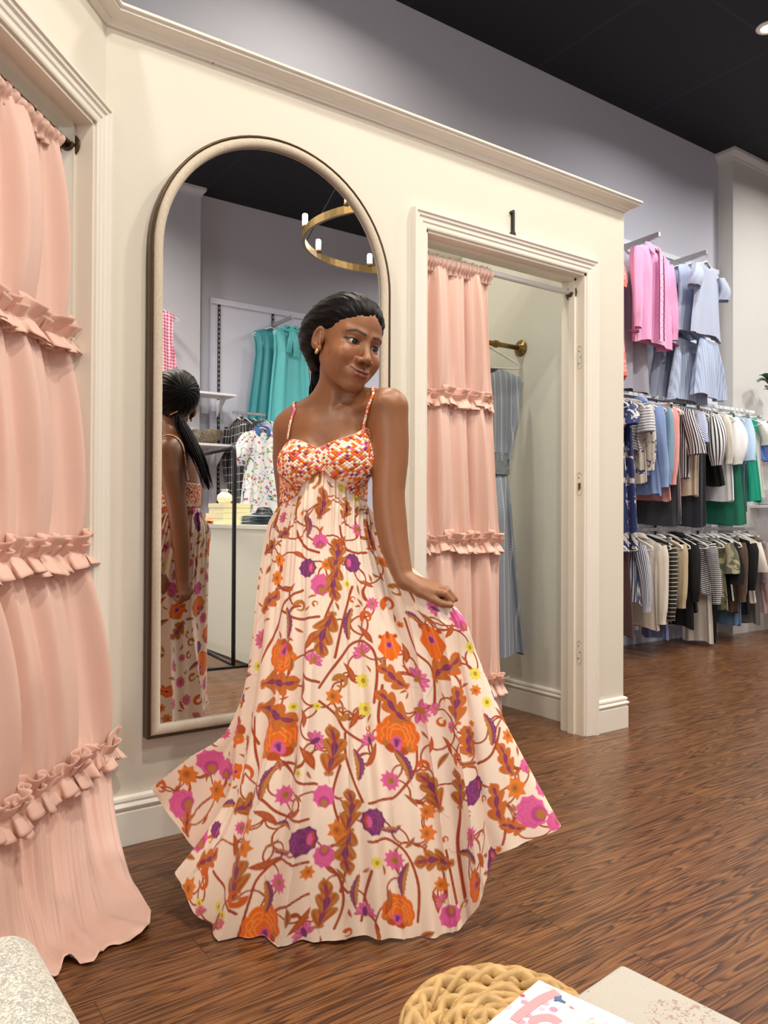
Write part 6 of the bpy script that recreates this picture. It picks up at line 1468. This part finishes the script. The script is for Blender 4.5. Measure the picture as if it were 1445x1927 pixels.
def gift(s, t, z, w, d, h, lab, m):
    p = onc(s, t, z); r = empty('gift_box', tuple(p), ra_, lab, 'box'); b = MB().box((-w/2, -d/2, 0), (w/2, d/2, h*.7)).build('box_base', m, r, bevel=.002); MB().box((-w/2-.004, -d/2-.004, h*.55), (w/2+.004, d/2+.004, h)).build('lid', m, r, bevel=.002); return r
bxm = mat('cream_box_card', 'e6e1b8', .6, var=.02); s1 = sC(426)
gift(s1, .17, .001, .34, .24, .085, 'lower cream gift box on the counter, the wider of the two', bxm); gift(s1+.005, .17, .088, .30, .22, .075, 'upper cream gift box stacked on the wider box', bxm)
# small white drawstring pouch
p = onc(s1-.04, .15, .165); r = empty('pouch', tuple(p), ra_, 'small white drawstring pouch on the stacked cream boxes', 'pouch'); wm = mat('white_cotton', 'efe9da', .8, bump=.3)
MB().lathe([(.002, 0), (.045, .002), (.062, .03), (.058, .065), (.03, .088), (.016, .092), (.03, .108), (.034, .112)], 24).build('bag', wm, r, smooth=True)
for s_ in (-1, 1): a = np.linspace(0, 2*pi, 16, endpoint=False); MB().tube(np.stack([s_*(.03+.026*np.cos(a)), 0*a, .098+.013*np.sin(a)], 1), .0035, 6, closed=True).build('bow_loop', wm, r, smooth=True)
# folded things
s2 = sC(482); dn = cl('denim', 'denim', '2f4560', '8ca6b6'); dn2 = cl('denim3', 'denim', '5a6f84', '93a6b4')
for k, lab in enumerate(('faded blue folded jeans at the bottom of the counter pile', 'dark blue folded jeans in the middle of the counter pile', 'grey blue folded jeans on top of the counter pile')):
    p = onc(s2, .18, .002+k*.024); folded('folded_jeans', tuple(p), .30, .22, .022, (dn2, dn, dn2)[k], lab, 'folded jeans', rz=ra_+.03*k)
p = onc(sC(404), .10, .002); o = folded('folded_scarf', tuple(p), .42, .26, .045, cl('coralscarf', 'blot', 'e98f6c', 'eec2b8', .8), 'coral and pink folded scarf left of the jeans pile', 'scarf', rz=ra_)
p = onc(s2+.03, .20, .075); r = MB().lathe([(.002, .055), (.045, .05), (.06, .025), (.062, .004), (.10, .0), (.10, .003), (.002, .006)], 28).build('black_hat', MW['black'], smooth=True); r.location = tuple(p); tag(r, 'small black brimmed hat on the pile of jeans', 'hat')
# black rolling rack
pA = atm(441, 900, 4.97); pA[2] = 0; pB = atm(330, 900, 6.15); pB[2] = 0; db = (pB-pA); LB = np.linalg.norm(db); db /= LB; nb_ = np.array([-db[1], db[0], 0])
root = empty('rolling_rack', tuple(pA), 0, 'black steel rolling clothes rack on casters in front of the cream counter', 'clothes rack'); zR = 1.50
for p, lab in ((pA, 0), (pB, 1)):
    inv(MB().tube(catmull(np.array([p+[0, 0, .10], p+[0, 0, .9], p+[0, 0, zR-.06], p+db*(.05 if lab == 0 else -.05)+[0, 0, zR]]), 16), .0135, 12).build('post', MW['black'], smooth=True), root)
    inv(MB().tube([p-nb_*.24+[0, 0, .085], p+nb_*.24+[0, 0, .085]], .0125, 10).build('foot', MW['black'], smooth=True), root)
    for s_ in (-1, 1):
        q = p+nb_*.23*s_; st = MB().cyl(q+[0, 0, .055], q+[0, 0, .11], .006, 8).build('caster', MW['black']); inv(st, root)
        for w_ in (-1, 1): o = MB().tube([q+db*w_*.008+[0, 0, .028], q+db*w_*.022+[0, 0, .028]], .027, 18).build('wheel', MW['black'], st)
inv(MB().tube([pA+db*.03+[0, 0, zR], pB-db*.03+[0, 0, zR]], .0135, 12).build('top_bar', MW['black'], smooth=True), root)
inv(MB().tube([pA+[0, 0, .10], pB+[0, 0, .10]], .0135, 12).build('base_bar', MW['black'], smooth=True), root)
# pink gingham dress at the edge of the reflection
c = onw(297, 680, FW+.5); tag(MB().box((c[0]-.012, FW+.15, 3.17), (c[0]+.012, FW+.55, 3.20)).build('faceout_arm', MW['chrome']), 'steel display arm above the pink gingham dress', 'display arm')
garment('dress', 'raspberry gingham dress at the left edge of the reflection', 'dress', c[0], FW+.48, 3.12, pi, .95, cl('ging', 'gingham', 'c83a78', 'f2d4e0', 1.6), W=.34, Wh=.5, T=.08); hanger(c[0], FW+.48, 3.12, pi, 'white hanger of the raspberry gingham dress', None)
# ring chandelier
rc0 = atm(741, 455, 6.0); root = empty('ring_chandelier', tuple(rc0), 0, 'brass ring chandelier with small frosted candle lamps, hung on thin rods', 'chandelier'); RR = .70
a = np.linspace(0, 2*pi, 72, endpoint=False); k_ = len(a); prof = [(-.012, -.028), (.012, -.028), (.012, .028), (-.012, .028)]
V = np.concatenate([np.stack([(RR+p)*np.cos(a), (RR+p)*np.sin(a), np.full(k_, q)], 1) for p, q in prof])+rc0; F = [(i*k_+j, i*k_+(j+1) % k_, ((i+1) % 4)*k_+(j+1) % k_, ((i+1) % 4)*k_+j) for i in range(4) for j in range(k_)]
inv(MB().add(V, F, sm=False).build('ring', MW['brass']), root)
bulb = mat('frosted_bulb', 'fff6e6', .4, emit=(1, .86, .66), estr=22)
for i in range(8):
    t = i*pi/4+.32; p = rc0+np.array([RR*math.cos(t), RR*math.sin(t), .028]); inv(MB().lathe([(.002, 0), (.028, 0), (.026, .02), (.002, .022)], 18, p).build('cup', MW['brass'], smooth=True), root)
    inv(MB().lathe([(.002, .02), (.020, .02), (.021, .09), (.018, .105), (.002, .108)], 18, p).build('bulb', bulb, smooth=True), root)
    if i % 2 == 0: inv(MB().tube([rc0+np.array([RR*math.cos(t+.4), RR*math.sin(t+.4), .02]), [rc0[0], rc0[1], CEIL-.02]], .004, 8).build('rod', MW['black'], smooth=True), root)
inv(MB().lathe([(.002, 0), (.07, 0), (.07, -.02), (.002, -.025)], 28, (rc0[0], rc0[1], CEIL)).build('canopy', MW['brass']), root)
# ---------------------------------------------------------------- foreground pieces close to the camera
# boucle ottoman, lower left
bo, nt_, b_ = newmat('boucle'); L_ = nt_.links; tc_ = N(nt_, 'ShaderNodeTexCoord'); vo_ = N(nt_, 'ShaderNodeTexVoronoi'); vo_.inputs['Scale'].default_value = 260; vo_.feature = 'SMOOTH_F1'; L_.new(tc_.outputs['Object'], vo_.inputs['Vector'])
nz_ = N(nt_, 'ShaderNodeTexNoise'); nz_.inputs['Scale'].default_value = 210; nz_.inputs['Distortion'].default_value = 1.5; L_.new(tc_.outputs['Object'], nz_.inputs['Vector'])
L_.new(mixc(nt_, mth(nt_, 'MULTIPLY', mth(nt_, 'GREATER_THAN', nz_.outputs[0], .52), .75), srgb('cbc8be'), srgb('86837b')), b_.inputs['Base Color']); b_.inputs['Roughness'].default_value = .95; b_.inputs['Sheen Weight'].default_value = .4
bp_n = N(nt_, 'ShaderNodeBump'); bp_n.inputs['Strength'].default_value = 1.0; bp_n.inputs['Distance'].default_value = .004; L_.new(nz_.outputs[0], bp_n.inputs['Height']); L_.new(bp_n.outputs[0], b_.inputs['Normal'])
def rbox(w, d, z0, z1, r, n=9):
    """rounded cushion block about its own centre"""
    V = []; F = []; mbx = bmesh.new(); bmesh.ops.create_cube(mbx, size=1.0); bmesh.ops.scale(mbx, vec=(w, d, z1-z0), verts=mbx.verts); bmesh.ops.translate(mbx, vec=(0, 0, (z0+z1)/2), verts=mbx.verts)
    bmesh.ops.bevel(mbx, geom=list(mbx.edges), offset=r, segments=n, profile=.5, affect='EDGES'); return mbx
def bmobj(b, name, m, parent=None):
    me = bpy.data.meshes.new(name); b.to_mesh(me); b.free(); me.materials.append(m); me.polygons.foreach_set('use_smooth', np.full(len(me.polygons), True)); o = bpy.data.objects.new(name, me); COL.objects.link(o); o.parent = parent; return o
OZ = .46
e1, e2 = at(28, 1742, 1.30), at(150, 1905, 1.12)
def onz(px, py, z): r = cF+(px-722.5)/FPX*cR-(py-963.5)/FPX*cU; return cC+r*((z-cC[2])/r[2])
g1, g2 = onz(78, 1748, OZ), onz(188, 1927, OZ); dd = (g2-g1)[:2]; dd /= np.linalg.norm(dd); az = math.atan2(dd[1], dd[0])
W_, D_o = .62, .60
nrm = np.array([-dd[1], dd[0]]); cam_right = np.array([cR0[0], cR0[1]]); nrm = nrm if nrm@cam_right < 0 else -nrm
cc_ = g1[:2]+dd*(W_/2-.05)+nrm*(D_o/2)
ot = empty('ottoman', (cc_[0], cc_[1], 0), az, 'cream boucle ottoman with rounded edges at the lower left', 'ottoman')
bmobj(rbox(W_, D_o, .09, OZ, .05), 'cushion', bo, ot)
MB().lathe([(.002, 0), (.20, 0), (.21, .01), (.21, .09), (.002, .09)], 40).build('plinth_base', mat('dark_walnut', '3a261a', .5), ot)
# low table: linen-wrapped top
TZ = .44
tc0 = onz(1170, 1812, TZ); ta = onz(1065, 1872, TZ); tb_ = onz(1400, 1925, TZ)
u1 = (ta-tc0); u1 /= np.linalg.norm(u1); u2 = (tb_-tc0); u2 /= np.linalg.norm(u2); u1 = u1-u2*(u1@u2); u1 /= np.linalg.norm(u1)
lin2, nt_, b_ = newmat('speckled_cork_linen'); L_ = nt_.links; tc_ = N(nt_, 'ShaderNodeTexCoord'); n1_ = N(nt_, 'ShaderNodeTexNoise'); n1_.inputs['Scale'].default_value = 150; n1_.inputs['Detail'].default_value = 6; n1_.inputs['Distortion'].default_value = 1.2; L_.new(tc_.outputs['Object'], n1_.inputs['Vector'])
n2_ = N(nt_, 'ShaderNodeTexNoise'); n2_.inputs['Scale'].default_value = 14; L_.new(tc_.outputs['Object'], n2_.inputs['Vector'])
c_m = mixc(nt_, mth(nt_, 'MULTIPLY', mth(nt_, 'GREATER_THAN', n1_.outputs[0], .56), mth(nt_, 'GREATER_THAN', n2_.outputs[0], .5)), srgb('aca79f'), srgb('98837e')); L_.new(c_m, b_.inputs['Base Color']); b_.inputs['Roughness'].default_value = .9
bpn = N(nt_, 'ShaderNodeBump'); bpn.inputs['Strength'].default_value = .8; bpn.inputs['Distance'].default_value = .002; n3_ = N(nt_, 'ShaderNodeTexNoise'); n3_.inputs['Scale'].default_value = 320; L_.new(tc_.outputs['Object'], n3_.inputs['Vector']); L_.new(n3_.outputs[0], bpn.inputs['Height']); L_.new(bpn.outputs[0], b_.inputs['Normal'])
TW, TD = .52, .26; aZ = math.atan2(u2[1], u2[0]); ctr = tc0+u2*TW/2+u1*TD/2; sgn = 1 if np.cross(u2, u1)[2] > 0 else -1
lt = empty('low_table', (ctr[0], ctr[1], 0), aZ, 'low bench with a speckled oatmeal cloth top, its corner at the lower right', 'bench')
MB().box((-TW/2, -TD/2, TZ-.05), (TW/2, TD/2, TZ)).build('padded_top', lin2, lt, bevel=.006)
for sx in (-1, 1):
    for sy in (-1, 1): MB().cyl((sx*(TW/2-.05), sy*(TD/2-.05), 0), (sx*(TW/2-.05), sy*(TD/2-.05), TZ-.05), .018, 14).build('leg', mat('dark_leg', '2a1d15', .5) if 'lgm' not in C_ else C_['lgm'], lt)
# seagrass basket: chunky plaited wall and braided rim
straw = mat('seagrass', 'bd9a63', .6, var=.25, scale=40, bump=.4, bscale=160, stretch=(1, 1, 1)); BZ = .30
bc0 = onz(905, 1852, BZ); bcx = onz(930, 1960, BZ)[:2]; RB = .145
ctrb = np.array([onz(900, 1852, BZ)[0], onz(900, 1852, BZ)[1]]); dirc = -np.array([math.sin(_y), math.cos(_y)]); cb = np.array([.79, .822])
bk = empty('basket', (cb[0], cb[1], 0), 0, 'round lidded seagrass basket with chunky plaits beside the bench', 'basket')
def plait(mb, R0, z0, amp, n, r, hz, lean=0.0, seed=0):
    rr_ = np.random.default_rng(seed)
    for k in range(n):
        a0 = 2*pi*k/n; sp = 2*pi/n
        for s_ in (-1, 1):
            t = np.linspace(0, 1, 11); a = a0+sp*(t*1.9-.45); w = s_*np.cos(t*pi); j = rr_.uniform(.88, 1.12)
            rad = R0+amp*np.sin(t*pi)*.9+lean*w*hz; z = z0+w*hz; ra = r*j*(.35+.75*np.sin(t*pi)**.7)
            mb.tube(np.stack([rad*np.cos(a), rad*np.sin(a), z], 1), ra, 8, sq=.62)
    return mb
for k, z in enumerate(np.linspace(.03, BZ-.045, 7)): plait(MB(), RB-.012*(1-k/9)+.002*math.sin(k*2), z, .010, 15, .0155, .020, seed=k).build('plaited_row', straw, bk, smooth=True)
plait(MB(), RB-.006, BZ-.004, .006, 24, .0125, .0, 0, 20); mb = MB()
for k in range(17):
    a0 = 2*pi*k/17; sp = 2*pi/17
    for s_ in (-1, 1):
        t = np.linspace(0, 1, 11); a = a0+sp*(t*2.1-.5); w = s_*np.cos(t*pi); mb.tube(np.stack([(RB-.014+.017*w)*np.cos(a), (RB-.014+.017*w)*np.sin(a), BZ-.004+.010*np.sin(t*pi)-.010*(w > 0)*w], 1), .0135*(.4+.7*np.sin(t*pi)**.7), 8, sq=.6)
mb.build('braided_rim', straw, bk, smooth=True)
MB().lathe([(.002, .0), (RB-.02, 0), (RB-.02, .012), (.002, .012)], 40).build('base', straw, bk, smooth=True)
lid = MB()
for k, R1 in enumerate((.108, .074, .040)):
    for q in range(max(6, int(15*R1/.13))):
        n_ = max(6, int(15*R1/.13)); a0 = 2*pi*q/n_; sp = 2*pi/n_
        for s_ in (-1, 1): t = np.linspace(0, 1, 9); a = a0+sp*(t*2.0-.5); w = s_*np.cos(t*pi); lid.tube(np.stack([(R1+.015*w)*np.cos(a), (R1+.015*w)*np.sin(a), BZ-.016+.003*k+.008*np.sin(t*pi)], 1), .0130*(.4+.7*np.sin(t*pi)**.7), 8, sq=.6)
lid.lathe([(.002, BZ-.034), (RB-.016, BZ-.034), (RB-.016, BZ-.024), (.002, BZ-.020)], 40).build('woven_lid', straw, bk, smooth=True)
# printed white catalogue lying across the basket and the bench
pm, nt_, b_ = newmat('blossom_print'); L_ = nt_.links; tc_ = N(nt_, 'ShaderNodeTexCoord'); vo_ = N(nt_, 'ShaderNodeTexVoronoi'); vo_.inputs['Scale'].default_value = 60; L_.new(tc_.outputs['Object'], vo_.inputs['Vector'])
nb2 = N(nt_, 'ShaderNodeTexNoise'); nb2.inputs['Scale'].default_value = 11; L_.new(tc_.outputs['Object'], nb2.inputs['Vector']); sx_ = N(nt_, 'ShaderNodeSeparateColor'); L_.new(vo_.outputs['Color'], sx_.inputs[0])
blo = mth(nt_, 'MULTIPLY', mth(nt_, 'LESS_THAN', vo_.outputs['Distance'], .34), mth(nt_, 'GREATER_THAN', mth(nt_, 'ADD', nb2.outputs[0], mth(nt_, 'MULTIPLY', sx_.outputs[1], .25)), .62))
tw = N(nt_, 'ShaderNodeTexNoise'); tw.inputs['Scale'].default_value = 13; tw.inputs['Distortion'].default_value = .6; L_.new(tc_.outputs['Object'], tw.inputs['Vector']); br_ = mth(nt_, 'MULTIPLY', mth(nt_, 'LESS_THAN', mth(nt_, 'ABSOLUTE', mth(nt_, 'SUBTRACT', tw.outputs[0], .52)), .006), mth(nt_, 'GREATER_THAN', nb2.outputs[0], .45))
c_m = mixc(nt_, mth(nt_, 'MULTIPLY', br_, .5), srgb('dedbd8'), srgb('a98a78')); c_m = mixc(nt_, blo, c_m, mixc(nt_, sx_.outputs[0], srgb('c73a63'), srgb('efb6c6'))); L_.new(c_m, b_.inputs['Base Color']); b_.inputs['Roughness'].default_value = .3
PZ = TZ+.030
k1, k2, k3 = onz(1015, 1846, PZ), onz(900, 1950, PZ), onz(1190, 1927, PZ)
v1 = (k3-k1); w1 = np.linalg.norm(v1); v1 /= w1; v2 = (k2-k1); v2 -= v1*(v2@v1); v2 /= np.linalg.norm(v2)
cw, cdp = .30, .22; pc_ = k1+v1*cw/2+v2*cdp/2; ap = math.atan2(v1[1], v1[0]); flip_ = 1 if np.cross(v1, v2)[2] > 0 else -1
bk2 = empty('catalogue', (pc_[0], pc_[1], PZ), ap, 'white softcover catalogue with pink lettering, cherry blossom and a blue bird', 'catalogue')
MB().box((-cw/2, -cdp/2, -.024), (cw/2, cdp/2, -.002)).build('pages', mat('paper_edge', 'efece6', .8), bk2, bevel=.001); MB().box((-cw/2-.002, -cdp/2-.002, -.002), (cw/2+.002, cdp/2+.002, 0)).build('cover', pm, bk2, bevel=.0008)
def loc(px, py): p = onz(px, py, PZ)-np.array([pc_[0], pc_[1], PZ]); c, s = math.cos(-ap), math.sin(-ap); return np.array([p[0]*c-p[1]*s, p[0]*s+p[1]*c])
lp = mat('pink_ink', 'ee8f96', .35, var=.01)
def stroke(pts, w, name='pink_lettering', m=lp, z=.0006):
    P = catmull(np.array([loc(*p) for p in pts]), 30); T = np.gradient(P, axis=0); T /= np.linalg.norm(T, axis=1)[:, None]; n = np.stack([-T[:, 1], T[:, 0]], 1); ww = np.broadcast_to(np.interp(np.linspace(0, 1, 30), np.linspace(0, 1, len(w)), w), 30)[:, None]
    A = P+n*ww; B = P-n*ww; G = np.stack([np.c_[A, np.full(30, z*.2)], np.c_[A, np.full(30, z)], np.c_[B, np.full(30, z)], np.c_[B, np.full(30, z*.2)]], 1); return MB().grid(G, sm=False).build(name, m, bk2)
stroke([(1050, 1868), (1020, 1880), (985, 1905), (966, 1921)], [.007, .0065, .0065, .005]); stroke([(1052, 1926), (1035, 1916), (1010, 1918), (1000, 1928)], [.006, .007, .006, .005])
blue = mat('blue_ink', '4a6490', .4)
stroke([(1043, 1884), (1050, 1880), (1056, 1875)], [.001, .004, .0005], 'blue_bird', blue, .0008); stroke([(1044, 1876), (1052, 1882), (1064, 1888)], [.0008, .003, .0012], 'blue_bird', blue, .001)
